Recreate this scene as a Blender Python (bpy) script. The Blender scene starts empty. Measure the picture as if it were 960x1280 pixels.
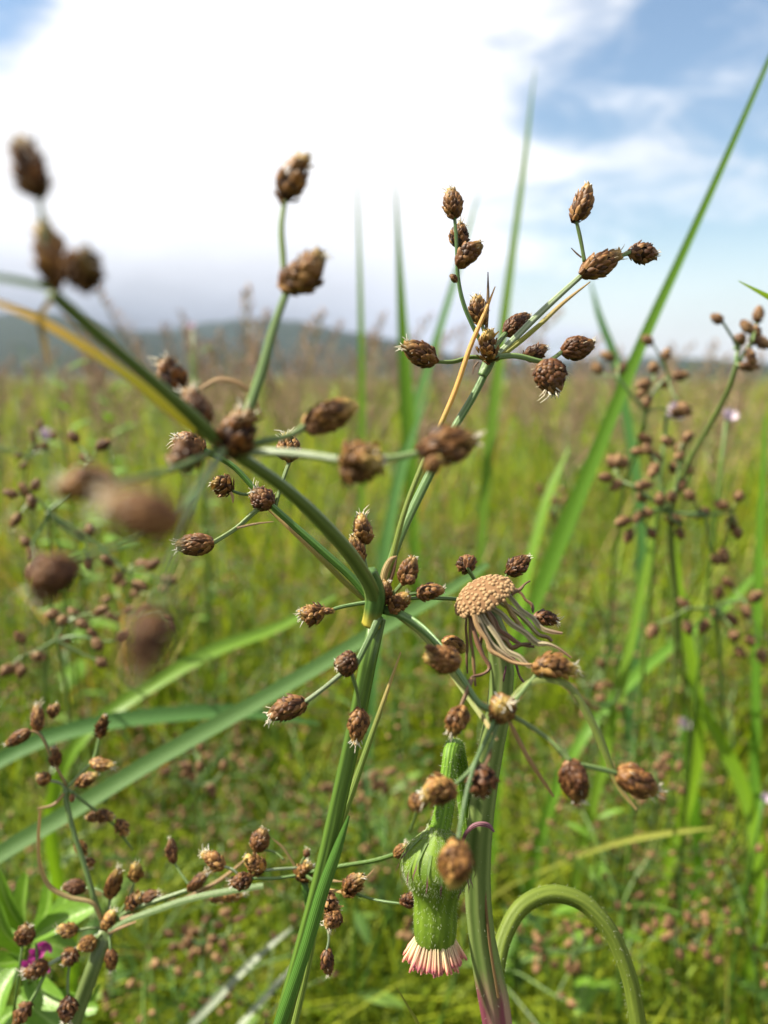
import bpy, math, random
import numpy as np
from mathutils import Vector, Matrix, Quaternion

# ------------------------------------------------------------------ camera
SC = bpy.context.scene
COL = SC.collection
H_CAM = 0.30                      # camera height above the soil (m)
PITCH = math.radians(9.3)         # looking slightly down
F = 1280 * 5.0 / 6.17             # focal length in photo pixels
cam_data = bpy.data.cameras.new('camera')
cam_data.sensor_fit = 'VERTICAL'
cam_data.sensor_height = 6.17
cam_data.sensor_width = 4.63
cam_data.lens = 5.0
cam_data.clip_start = 0.004
cam_data.clip_end = 20000
cam_data.dof.use_dof = True
cam_data.dof.focus_distance = 0.105
cam_data.dof.aperture_fstop = 3.2
cam = bpy.data.objects.new('camera', cam_data)
COL.objects.link(cam)
cam.location = (0, 0, H_CAM)
cam.rotation_euler = (math.radians(90) - PITCH, 0, 0)
SC.camera = cam
FWD = Vector((0, math.cos(PITCH), -math.sin(PITCH)))
UP = Vector((0, math.sin(PITCH), math.cos(PITCH)))
RIGHT = Vector((1, 0, 0))
CAM = Vector((0, 0, H_CAM))


def P(x, y, d):
    """photo pixel + distance along the view axis -> point in the place"""
    return CAM + d * (FWD + RIGHT * ((x - 480) / F) - UP * ((y - 640) / F))


# ------------------------------------------------------------------ sky and sun
SUN_AZ = math.radians(-90)        # azimuth from +Y (view direction), negative = left
SUN_EL = math.radians(49)
SUN_DIR = Vector((math.sin(SUN_AZ) * math.cos(SUN_EL), math.cos(SUN_AZ) * math.cos(SUN_EL), math.sin(SUN_EL)))
world = bpy.data.worlds.new('World')
SC.world = world
world.use_nodes = True
wn, wl = world.node_tree.nodes, world.node_tree.links
wn.clear()
w_out = wn.new('ShaderNodeOutputWorld')
w_bg = wn.new('ShaderNodeBackground')
w_bg.inputs['Strength'].default_value = 0.05
wl.new(w_bg.outputs[0], w_out.inputs['Surface'])
w_sky = wn.new('ShaderNodeTexSky')
w_sky.sky_type = 'NISHITA'
w_sky.sun_disc = False
w_sky.sun_elevation = SUN_EL
w_sky.sun_rotation = SUN_AZ
w_sky.air_density = 1.3
w_sky.dust_density = 0.4
w_sky.ozone_density = 2.0
w_tc = wn.new('ShaderNodeTexCoord')


def wmath(op, a, b=None, c=None, clamp=False):
    n = wn.new('ShaderNodeMath')
    n.operation = op
    n.use_clamp = clamp
    for i, v in enumerate((a, b, c)):
        if v is None:
            continue
        if isinstance(v, (int, float)):
            n.inputs[i].default_value = v
        else:
            wl.new(v, n.inputs[i])
    return n.outputs[0]


def wsmooth(v, lo, hi, o0=0.0, o1=1.0):
    n = wn.new('ShaderNodeMapRange')
    n.interpolation_type = 'SMOOTHSTEP'
    wl.new(v, n.inputs['Value'])
    n.inputs['From Min'].default_value = lo
    n.inputs['From Max'].default_value = hi
    n.inputs['To Min'].default_value = o0
    n.inputs['To Max'].default_value = o1
    return n.outputs['Result']


w_sep = wn.new('ShaderNodeSeparateXYZ')
wl.new(w_tc.outputs['Generated'], w_sep.inputs[0])
w_map = wn.new('ShaderNodeMapping')
w_map.inputs['Scale'].default_value = (1.0, 1.0, 2.6)
w_map.inputs['Rotation'].default_value = (0, math.radians(-28), 0)
wl.new(w_tc.outputs['Generated'], w_map.inputs['Vector'])


def wnoise(scale, detail, rough, dist=0.0, loc=None):
    n = wn.new('ShaderNodeTexNoise')
    n.inputs['Scale'].default_value = scale
    n.inputs['Detail'].default_value = detail
    n.inputs['Roughness'].default_value = rough
    n.inputs['Distortion'].default_value = dist
    wl.new(w_map.outputs[0], n.inputs['Vector'])
    return n.outputs['Fac']


n_big = wnoise(2.6, 6, 0.55, 0.3)
n_fine = wnoise(7.0, 6, 0.6, 0.4)


def wdot(px, py):
    v = (P(px, py, 1.0) - CAM).normalized()
    n = wn.new('ShaderNodeVectorMath')
    n.operation = 'DOT_PRODUCT'
    wl.new(w_tc.outputs['Generated'], n.inputs[0])
    n.inputs[1].default_value = v
    return n.outputs['Value']


# the gap of blue sky to the right and the small one in the upper left corner
gap_r = wsmooth(wdot(1010, 150), math.cos(math.radians(24)), math.cos(math.radians(7)))
gap_l = wsmooth(wdot(-60, -60), math.cos(math.radians(7.5)), math.cos(math.radians(3)))
gap = wmath('MAXIMUM', gap_r, gap_l)
cover = wmath('MULTIPLY_ADD', n_big, 1.05, 0.05)
cover = wmath('MULTIPLY_ADD', n_fine, 1.0, cover)
cover = wmath('MULTIPLY_ADD', gap, -0.66, cover)
cloud = wsmooth(cover, 0.42, 0.86)
low = wsmooth(w_sep.outputs['Z'], 0.0, 0.17, 1.0, 0.0)
cloud = wmath('MAXIMUM', cloud, wmath('MULTIPLY', low, 0.80))
# cloud brightness: thick bright tops, greyer undersides towards the horizon
shade = wnoise(3.3, 5, 0.5, 0.2)
bright = wmath('MULTIPLY_ADD', wsmooth(w_sep.outputs['Z'], 0.02, 0.16), 2.4, 6.0)
over_hills = wmath('MULTIPLY', wsmooth(wdot(120, 430), math.cos(math.radians(22)), math.cos(math.radians(6))), wsmooth(w_sep.outputs['Z'], 0.05, 0.19, 1.0, 0.0))
bright = wmath('MULTIPLY_ADD', over_hills, -3.5, bright)
bright = wmath('MULTIPLY_ADD', wsmooth(shade, 0.35, 0.7), 1.3, wmath('SUBTRACT', bright, 0.3))
w_cc = wn.new('ShaderNodeMix')
w_cc.data_type = 'RGBA'
w_cc.blend_type = 'MIX'
w_cc.inputs['A'].default_value = (0.86, 0.92, 1.06, 1)
w_cc.inputs['B'].default_value = (1.0, 1.0, 1.02, 1)
wl.new(wsmooth(w_sep.outputs['Z'], 0.02, 0.22), w_cc.inputs['Factor'])
w_cv = wn.new('ShaderNodeVectorMath')
w_cv.operation = 'SCALE'
wl.new(w_cc.outputs['Result'], w_cv.inputs[0])
wl.new(wmath('MULTIPLY', bright, 0.84), w_cv.inputs['Scale'])
w_mix = wn.new('ShaderNodeMix')
w_mix.data_type = 'RGBA'
wl.new(cloud, w_mix.inputs['Factor'])
wl.new(w_sky.outputs[0], w_mix.inputs['A'])
wl.new(w_cv.outputs[0], w_mix.inputs['B'])
wl.new(w_mix.outputs['Result'], w_bg.inputs['Color'])

sun_data = bpy.data.lights.new('sun', 'SUN')
sun_data.energy = 5.0
sun_data.angle = math.radians(0.53)
sun_data.color = (1.0, 0.92, 0.76)
sun = bpy.data.objects.new('sun', sun_data)
COL.objects.link(sun)
sun.rotation_euler = (-SUN_DIR).to_track_quat('-Z', 'Y').to_euler()

SC.view_settings.view_transform = 'Standard'
SC.view_settings.look = 'None'
SC.view_settings.exposure = 1.68
SC.view_settings.gamma = 1.0
SC.view_settings.use_curve_mapping = False
SC.cycles.max_bounces = 6
SC.cycles.diffuse_bounces = 3
SC.cycles.glossy_bounces = 2
SC.cycles.transmission_bounces = 4
SC.cycles.transparent_max_bounces = 8
SC.cycles.caustics_reflective = False
SC.cycles.caustics_refractive = False
SC.cycles.use_denoising = True
SC.render.film_transparent = False

rng = random.Random(11)
nrg = np.random.default_rng(7)


# ------------------------------------------------------------------ materials
class Mat:
    """small helper round one procedural material; attribute 'uvr': r = across, g = along, b = random of the piece"""
    def __init__(s, name, rough=0.5, spec=0.4, transl=0.0):
        s.m = bpy.data.materials.new(name)
        s.m.use_nodes = True
        s.n, s.l = s.m.node_tree.nodes, s.m.node_tree.links
        s.n.clear()
        s.out = s.n.new('ShaderNodeOutputMaterial')
        s.b = s.n.new('ShaderNodeBsdfPrincipled')
        s.b.inputs['Roughness'].default_value = rough
        s.b.inputs['Specular IOR Level'].default_value = spec
        s.tr = None
        if transl > 0:
            s.tr = s.n.new('ShaderNodeBsdfTranslucent')
            mx = s.n.new('ShaderNodeMixShader')
            mx.inputs[0].default_value = transl
            s.l.new(s.b.outputs[0], mx.inputs[1])
            s.l.new(s.tr.outputs[0], mx.inputs[2])
            s.l.new(mx.outputs[0], s.out.inputs['Surface'])
        else:
            s.l.new(s.b.outputs[0], s.out.inputs['Surface'])
        a = s.n.new('ShaderNodeAttribute')
        a.attribute_name = 'uvr'
        sp = s.n.new('ShaderNodeSeparateColor')
        s.l.new(a.outputs['Color'], sp.inputs[0])
        s.u, s.v, s.r = sp.outputs[0], sp.outputs[1], sp.outputs[2]
        t = s.n.new('ShaderNodeTexCoord')
        s.co = t.outputs['Object']
        oi = s.n.new('ShaderNodeObjectInfo')
        s.rnd = oi.outputs['Random']

    def math(s, op, a, b=None, c=None, clamp=False):
        n = s.n.new('ShaderNodeMath')
        n.operation = op
        n.use_clamp = clamp
        for i, v in enumerate((a, b, c)):
            if v is None:
                continue
            if isinstance(v, (int, float)):
                n.inputs[i].default_value = v
            else:
                s.l.new(v, n.inputs[i])
        return n.outputs[0]

    def smooth(s, v, lo, hi, o0=0.0, o1=1.0):
        n = s.n.new('ShaderNodeMapRange')
        n.interpolation_type = 'SMOOTHSTEP'
        s.l.new(v, n.inputs['Value'])
        n.inputs['From Min'].default_value = lo
        n.inputs['From Max'].default_value = hi
        n.inputs['To Min'].default_value = o0
        n.inputs['To Max'].default_value = o1
        return n.outputs['Result']

    def noise(s, scale, detail=3, rough=0.55, vec=None, dist=0.0):
        n = s.n.new('ShaderNodeTexNoise')
        n.inputs['Scale'].default_value = scale
        n.inputs['Detail'].default_value = detail
        n.inputs['Roughness'].default_value = rough
        n.inputs['Distortion'].default_value = dist
        s.l.new(vec if vec is not None else s.co, n.inputs['Vector'])
        return n.outputs['Fac']

    def uvnoise(s, su, sv, detail=3):
        c = s.n.new('ShaderNodeCombineXYZ')
        s.l.new(s.math('MULTIPLY', s.u, su), c.inputs[0])
        s.l.new(s.math('MULTIPLY', s.v, sv), c.inputs[1])
        s.l.new(s.math('MULTIPLY', s.math('ADD', s.r, s.rnd), 37.0), c.inputs[2])
        return s.noise(1.0, detail, vec=c.outputs[0])

    def ramp(s, fac, stops):
        n = s.n.new('ShaderNodeValToRGB')
        e = n.color_ramp.elements
        while len(e) < len(stops):
            e.new(0.5)
        for k, (p, c) in enumerate(stops):
            e[k].position = p
            e[k].color = (*c, 1)
        if isinstance(fac, (int, float)):
            n.inputs[0].default_value = fac
        else:
            s.l.new(fac, n.inputs[0])
        return n.outputs[0]

    def mix(s, fac, a, b, mode='MIX'):
        n = s.n.new('ShaderNodeMix')
        n.data_type = 'RGBA'
        n.blend_type = mode
        for k, v in (('Factor', fac), ('A', a), ('B', b)):
            if isinstance(v, (int, float)):
                n.inputs[k].default_value = v
            elif isinstance(v, tuple):
                n.inputs[k].default_value = (*v, 1)
            else:
                s.l.new(v, n.inputs[k])
        return n.outputs['Result']

    def hsv(s, col, h=0.5, sat=1.0, val=1.0):
        n = s.n.new('ShaderNodeHueSaturation')
        for k, v in (('Hue', h), ('Saturation', sat), ('Value', val)):
            if isinstance(v, (int, float)):
                n.inputs[k].default_value = v
            else:
                s.l.new(v, n.inputs[k])
        s.l.new(col, n.inputs['Color'])
        return n.outputs[0]

    def bump(s, h, dist, strength=0.5):
        n = s.n.new('ShaderNodeBump')
        n.inputs['Distance'].default_value = dist
        n.inputs['Strength'].default_value = strength
        s.l.new(h, n.inputs['Height'])
        s.l.new(n.outputs[0], s.b.inputs['Normal'])

    def color(s, c, tint=(1.25, 1.2, 0.5)):
        c = s.mix(1.0, c, (0.80, 0.80, 0.80), 'MULTIPLY')      # matt plant tissue: keep reflectance modest
        s.l.new(c, s.b.inputs['Base Color'])
        if s.tr:
            s.l.new(s.mix(1.0, c, tint, 'MULTIPLY'), s.tr.inputs['Color'])
        return s.m


def m_green(name, dark, light, stripes=9.0, rough=0.42, transl=0.12, tip=None, tip_at=(0.5, 0.8), base=None, base_to=0.0, spec=0.45, vw=0.45):
    """green plant tissue with lengthwise veins; optional dried tip and pale base"""
    M = Mat(name, rough, spec, transl)
    vein = M.math('MULTIPLY_ADD', M.math('SINE', M.math('MULTIPLY', M.u, stripes * 6.2832)), 0.5, 0.5)
    f = M.math('ADD', M.math('MULTIPLY', vein, vw), M.math('MULTIPLY', M.uvnoise(14, 5, 4), 1.2 - vw))
    c = M.ramp(M.math('SUBTRACT', f, 0.12, clamp=True), [(0.12, dark), (0.75, light)])
    c = M.hsv(c, M.math('MULTIPLY_ADD', M.rnd, 0.03, 0.485), 1.0, M.math('MULTIPLY_ADD', M.r, 0.35, 0.82))
    if tip:
        t = M.smooth(M.math('MULTIPLY_ADD', M.uvnoise(6, 7), 0.22, M.math('SUBTRACT', M.v, 0.11)), *tip_at)
        c = M.mix(t, c, M.mix(M.uvnoise(10, 30), tuple(x * 0.75 for x in tip), tuple(min(1, x * 1.2) for x in tip)))
    if base:
        c = M.mix(M.smooth(M.v, 0.0, base_to, 1.0, 0.0), c, base)
    M.color(c)
    M.bump(M.math('ADD', vein, M.uvnoise(30, 60, 2)), 0.00006, 0.6)
    return M.m


MT = {}
MT['culm'] = m_green('culm_green', (0.0360, 0.0920, 0.0096), (0.0920, 0.1920, 0.0240), 7)
MT['ray'] = m_green('ray_green', (0.0540, 0.1152, 0.0252), (0.1368, 0.2232, 0.0756), 6, 0.4)
MT['ray_soft'] = m_green('ray_soft_green', (0.0562, 0.1200, 0.0188), (0.1350, 0.2250, 0.0488), 6, 0.42)
MT['pedicel'] = m_green('pedicel_green', (0.0720, 0.1368, 0.0288), (0.1872, 0.2592, 0.0864), 4)
MT['ray_sheath'] = m_green('ray_with_yellow_base', (0.0450, 0.0975, 0.0150), (0.1050, 0.1875, 0.0413), 7, 0.4, 0.12, None, (0.5, 0.8), (0.42, 0.36, 0.05), 0.35)
MT['bract_orange'] = m_green('bract_drying_orange', (0.1200, 0.1650, 0.0188), (0.2250, 0.2700, 0.0450), 4, 0.45, 0.2, (0.62, 0.33, 0.07), (0.42, 0.66))
MT['bract_yellow'] = m_green('bract_yellow_green', (0.15, 0.18, 0.018), (0.29, 0.28, 0.045), 4, 0.5, 0.25, (0.40, 0.27, 0.10), (0.35, 0.8))
MT['bract_green'] = m_green('bract_green', (0.0936, 0.1584, 0.0216), (0.2304, 0.2736, 0.0576), 4, 0.45, 0.25, (0.45, 0.32, 0.13), (0.75, 0.98))
MT['bract_pale'] = m_green('bract_pale_flat', (0.1440, 0.2160, 0.1008), (0.3024, 0.3600, 0.2304), 5, 0.3, 0.15, None)
MT['bract_tan'] = m_green('bract_dry_tan', (0.2250, 0.1425, 0.0525), (0.3900, 0.2700, 0.1275), 4, 0.5, 0.2, (0.36, 0.22, 0.10), (0.6, 0.95))
MT['bract_brown'] = m_green('bract_dry_brown', (0.1050, 0.0488, 0.0225), (0.2250, 0.1275, 0.0600), 4, 0.5, 0.1, (0.10, 0.05, 0.03), (0.7, 1.0))
MT['blade'] = m_green('grass_blade_green', (0.062, 0.15, 0.013), (0.15, 0.28, 0.03), 9, 0.5, 0.45, spec=0.25)
MT['blade_cool'] = m_green('grass_blade_cool', (0.0382, 0.1062, 0.0255), (0.0892, 0.1913, 0.0510), 9, 0.55, 0.3, spec=0.15)
MT['blade_bright'] = m_green('grass_blade_bright', (0.0936, 0.2160, 0.0108), (0.1728, 0.3240, 0.0216), 9, 0.4, 0.4)
MT['blade_pale'] = m_green('grass_blade_pale', (0.1430, 0.1885, 0.1105), (0.2730, 0.3120, 0.2210), 7, 0.35, 0.25)
MT['blade_yellow'] = m_green('grass_blade_yellow', (0.1820, 0.2240, 0.0350), (0.2940, 0.3220, 0.0700), 7, 0.4, 0.3)

# spikelets: reddish brown scales with pale papery margins, younger yellowish scales at the tip
M = Mat('spikelet_scales', 0.5, 0.22, 0.10)
edge = M.math('MAXIMUM', M.smooth(M.u, 0.72, 1.0), M.smooth(M.v, 0.82, 1.0))
c0 = M.ramp(M.r, [(0.0, (0.026, 0.0085, 0.0028)), (0.4, (0.080, 0.030, 0.009)), (0.75, (0.160, 0.067, 0.020)), (1.0, (0.28, 0.145, 0.050))])
c1 = M.mix(M.math('MULTIPLY', edge, M.math('MULTIPLY_ADD', M.r, 0.6, 0.02)), c0, (0.46, 0.28, 0.11))
c1 = M.mix(M.math('MULTIPLY', M.smooth(M.u, 0.0, 0.2, 1.0, 0.0), 0.25), c1, (0.24, 0.11, 0.03))
zc = M.n.new('ShaderNodeSeparateXYZ')
M.l.new(M.co, zc.inputs[0])
c1 = M.mix(M.math('MULTIPLY', M.smooth(zc.outputs[2], 0.70, 1.05), M.math('MULTIPLY_ADD', M.rnd, 0.6, 0.15)), c1, (0.46, 0.33, 0.10))
c1 = M.mix(M.math('MULTIPLY', M.smooth(M.noise(4.0, 4), 0.5, 0.8), 0.4), c1, (0.07, 0.028, 0.012))
c1 = M.hsv(c1, M.math('MULTIPLY_ADD', M.rnd, 0.02, 0.492), 1.0, M.math('MULTIPLY_ADD', M.rnd, 0.85, 0.62))
M.bump(M.uvnoise(6, 3, 3), 0.00003, 0.5)
MT['scales'] = M.color(c1, (1.3, 0.9, 0.5))
M = Mat('style_hairs', 0.5, 0.3, 0.25)
MT['tuft'] = M.color(M.ramp(M.r, [(0, (0.62, 0.52, 0.36)), (0.5, (0.74, 0.68, 0.54)), (1, (0.82, 0.80, 0.74))]), (1, 1, 1))
M = Mat('distant_spikelets', 0.6, 0.2)
MT['far_spike'] = M.color(M.ramp(M.math('FRACT', M.math('ADD', M.r, M.rnd)), [(0.0, (0.065, 0.030, 0.014)), (0.45, (0.135, 0.070, 0.032)), (1.0, (0.27, 0.16, 0.075))]))
# meadow grass: each blade has its own green
M = Mat('meadow_grass', 0.5, 0.22, 0.4)
c = M.ramp(M.r, [(0.0, (0.026, 0.055, 0.005)), (0.28, (0.085, 0.15, 0.008)), (0.55, (0.205, 0.30, 0.013)), (0.86, (0.34, 0.40, 0.026)), (0.94, (0.36, 0.30, 0.07)), (1.0, (0.38, 0.25, 0.10))])
MT['meadow'] = M.color(c)


# ------------------------------------------------------------------ mesh helpers
class MB:
    def __init__(s):
        s.v, s.f, s.a, s.mi, s.n = [], [], [], [], 0

    def add(s, v, f, a, mi=0):
        v = np.asarray(v, float).reshape(-1, 3)
        a = np.asarray(a, float).reshape(-1, 3)
        s.v.append(v)
        s.a.append(a)
        s.f.extend([tuple(i + s.n for i in q) for q in f])
        s.mi.extend([mi] * len(f))
        s.n += len(v)

    def mesh(s, name, mats, smooth=True):
        me = bpy.data.meshes.new(name)
        V = np.concatenate(s.v)
        me.from_pydata(V.tolist(), [], s.f)
        at = me.attributes.new('uvr', 'FLOAT_COLOR', 'POINT')
        A = np.concatenate(s.a)
        at.data.foreach_set('color', np.concatenate([A, np.ones((len(A), 1))], 1).ravel())
        for m in (mats if isinstance(mats, (list, tuple)) else [mats]):
            me.materials.append(m)
        if any(s.mi):
            me.polygons.foreach_set('material_index', s.mi)
        if smooth:
            me.polygons.foreach_set('use_smooth', [True] * len(me.polygons))
        me.update()
        return me


def link(name, me, parent=None, origin=None):
    o = bpy.data.objects.new(name, me)
    COL.objects.link(o)
    if parent is not None:
        o.parent = parent
    if origin is not None:
        o.location = origin
    return o


def thing(name, label, cat, loc, group=None):
    o = bpy.data.objects.new(name, None)
    COL.objects.link(o)
    o.empty_display_size = 0.01
    o.location = loc
    o['label'] = label
    o['category'] = cat
    if group:
        o['group'] = group
    return o


def tag(o, label=None, cat=None, group=None, kind=None):
    for k, v in (('label', label), ('category', cat), ('group', group), ('kind', kind)):
        if v:
            o[k] = v
    return o


def spline(pts, n):
    """smooth curve through pts (k x m array), n samples"""
    p = np.asarray(pts, float)
    seg = np.maximum(np.linalg.norm(np.diff(p[:, :3], axis=0), axis=1), 1e-9)
    T = np.concatenate([[0], np.cumsum(seg)])
    m = np.empty_like(p)
    m[0], m[-1] = (p[1] - p[0]) / seg[0], (p[-1] - p[-2]) / seg[-1]
    for i in range(1, len(p) - 1):
        v0, v1 = (p[i] - p[i - 1]) / seg[i - 1], (p[i + 1] - p[i]) / seg[i]
        m[i] = (v0 * seg[i] + v1 * seg[i - 1]) / (seg[i] + seg[i - 1])
    out = []
    for t in np.linspace(0, T[-1], n):
        i = min(len(p) - 2, max(0, int(np.searchsorted(T, t, 'right')) - 1))
        h = seg[i]
        u = (t - T[i]) / h
        out.append((2 * u ** 3 - 3 * u * u + 1) * p[i] + (u ** 3 - 2 * u * u + u) * h * m[i] + (3 * u * u - 2 * u ** 3) * p[i + 1] + (u ** 3 - u * u) * h * m[i + 1])
    return np.array(out)


def frames(c):
    t = np.gradient(c, axis=0)
    t /= np.linalg.norm(t, axis=1)[:, None] + 1e-12
    n = np.cross(t[0], [0.3, 1, 0.2])
    n /= np.linalg.norm(n)
    N = [n]
    for k in range(1, len(c)):
        n = N[-1] - t[k] * np.dot(N[-1], t[k])
        n /= np.linalg.norm(n) + 1e-12
        N.append(n)
    N = np.array(N)
    return t, N, np.cross(t, N)


def add_tube(mb, c, r, sides=8, ridge=0.0, flat=1.0, rnd=0.5, twist=0.0, mi=0, cap=True, lobes=3):
    c = np.asarray(c, float)
    n = len(c)
    r = np.broadcast_to(np.asarray(r, float), (n,))
    t, N, B = frames(c)
    ang = np.arange(sides) * 2 * math.pi / sides
    V, A = [], []
    for k in range(n):
        a = ang + twist * k / n
        rr = r[k] * (1 + ridge * np.cos(ang * lobes))
        V.append(c[k] + np.outer(np.cos(a) * rr, N[k]) + np.outer(np.sin(a) * rr * flat, B[k]))
        A.append(np.stack([np.arange(sides) / sides, np.full(sides, k / (n - 1)), np.full(sides, rnd)], 1))
    f = []
    for k in range(n - 1):
        for i in range(sides):
            j = (i + 1) % sides
            f.append((k * sides + i, k * sides + j, (k + 1) * sides + j, (k + 1) * sides + i))
    if cap:
        f.append(tuple(range(sides - 1, -1, -1)))
        f.append(tuple((n - 1) * sides + i for i in range(sides)))
    mb.add(np.concatenate(V), f, np.concatenate(A), mi)


def add_strip(mb, c, w, side, fold=0.25, rnd=0.5, mi=0, cols=5):
    """leaf blade: centre line c, widths w, side vectors, folded along the midrib"""
    c = np.asarray(c, float)
    n = len(c)
    w = np.broadcast_to(np.asarray(w, float), (n,))
    t = np.gradient(c, axis=0)
    t /= np.linalg.norm(t, axis=1)[:, None] + 1e-12
    s = np.asarray(side, float)
    if s.ndim == 1:
        s = np.broadcast_to(s, (n, 3))
    s = s - t * np.sum(s * t, 1)[:, None]
    s = s / (np.linalg.norm(s, axis=1)[:, None] + 1e-12)
    nn = np.cross(s, t)
    V, A = [], []
    for j in range(cols):
        u = j / (cols - 1) * 2 - 1
        V.append(c + s * (w * 0.5 * u)[:, None] + nn * (w * 0.5 * fold * (abs(u) ** 1.3))[:, None])
        A.append(np.stack([np.full(n, j / (cols - 1)), np.linspace(0, 1, n), np.full(n, rnd)], 1))
    V = np.stack(V, 1).reshape(-1, 3)
    A = np.stack(A, 1).reshape(-1, 3)
    f = [(k * cols + j, k * cols + j + 1, (k + 1) * cols + j + 1, (k + 1) * cols + j) for k in range(n - 1) for j in range(cols - 1)]
    mb.add(V, f, A, mi)


def nearer(d):
    return d if d >= 0.1 else 0.1 - 1.15 * (0.1 - d)


def pathpts(pts, d0, d1):
    """photo points (x, y[, d]) -> array x,y,z in the place; missing distances run from d0 to d1"""
    L = [0.0]
    for a, b in zip(pts, pts[1:]):
        L.append(L[-1] + math.hypot(b[0] - a[0], b[1] - a[1]))
    out, ds = [], []
    for p, l in zip(pts, L):
        d = p[2] if len(p) > 2 else d0 + (d1 - d0) * l / max(L[-1], 1e-9)
        d = nearer(d)
        out.append(tuple(P(p[0], p[1], d)))
        ds.append(d)
    return np.array(out), np.array(ds)


def stem(parent, name, pts, w0, w1, d0, d1=None, mat='ray', ridge=0.08, flat=0.8, n=None, sides=9, extra=None, lobes=3):
    d1 = d0 if d1 is None else d1
    c, ds = pathpts(pts, d0, d1)
    ext = [] if extra is None else extra
    if len(ext):
        c = np.concatenate([c, np.array(ext)])
        ds = np.concatenate([ds, np.full(len(ext), ds[-1])])
    n = n or max(6, 5 * len(c))
    full = spline(np.concatenate([c, ds[:, None]], 1), n)
    c, ds = full[:, :3], full[:, 3]
    w = np.linspace(w0, w1, n) * ds / F * 0.5
    w = w * (1 + 0.05 * np.sin(np.linspace(0, 9, n) + rng.random() * 6))
    mb = MB()
    org = np.array(parent.location) if parent is not None else np.zeros(3)
    add_tube(mb, c - org, w, sides, ridge, flat, rng.random(), rng.uniform(-0.6, 0.6), lobes=lobes)
    return link(name, mb.mesh(name, MT[mat]), parent)


def blade(parent, name, pts, ws, d0, d1=None, mat='blade', fold=0.3, roll=0.0, ground=None, n=None, origin=None):
    """leaf or grass blade through photo points with widths ws (photo pixels) at those points; ground=(dx, dy): root offset of the last point"""
    d1 = d0 if d1 is None else d1
    c, ds = pathpts(pts, d0, d1)
    ws = list(np.interp(np.linspace(0, 1, len(c)), np.linspace(0, 1, len(ws)), ws))
    wm = np.array(ws) * ds / F
    if ground is not None:
        g = c[-1].copy()
        g[0] += ground[0]
        g[1] += ground[1]
        m = (g + c[-1]) / 2
        m[2] = c[-1][2] * 0.45
        m[0] = c[-1][0] + ground[0] * 0.7
        m[1] = c[-1][1] + ground[1] * 0.7
        g[2] = -0.003
        c = np.concatenate([c, [m, g]])
        wm = np.concatenate([wm, [wm[-1], wm[-1] * 0.8]])
    n = n or max(14, 6 * len(c))
    full = spline(np.concatenate([c, wm[:, None]], 1), n)
    c, w = full[:, :3], np.maximum(full[:, 3], 0.00012)
    view = c - np.array(CAM)
    t = np.gradient(c, axis=0)
    side = np.cross(t, view)
    side /= np.linalg.norm(side, axis=1)[:, None] + 1e-12
    tn = t / (np.linalg.norm(t, axis=1)[:, None] + 1e-12)
    nn = np.cross(side, tn)
    tw = np.linspace(roll, roll * 0.4, n)[:, None]
    side = side * np.cos(tw) + nn * np.sin(tw)
    # the 'along' coordinate runs base -> tip
    flip = c[0][2] > c[-1][2] if parent is None else False
    if flip:
        c, w, side = c[::-1], w[::-1], side[::-1]
    mb = MB()
    if parent is not None:
        org = np.array(parent.location)
    else:
        org = c[0].copy()
    add_strip(mb, c - org, w, side, fold, rng.random())
    return link(name, mb.mesh(name, MT[mat]), parent, None if parent is not None else org)


# ------------------------------------------------------------------ spikelet meshes (length 1 along z, about 0.72 wide)
def R_ov(t):
    t = np.clip(t, 0.0, 1.0)
    return 0.33 * np.sin(math.pi * np.clip(t * 0.93 + 0.045, 0, 1) ** 0.86) ** 0.72


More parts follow.
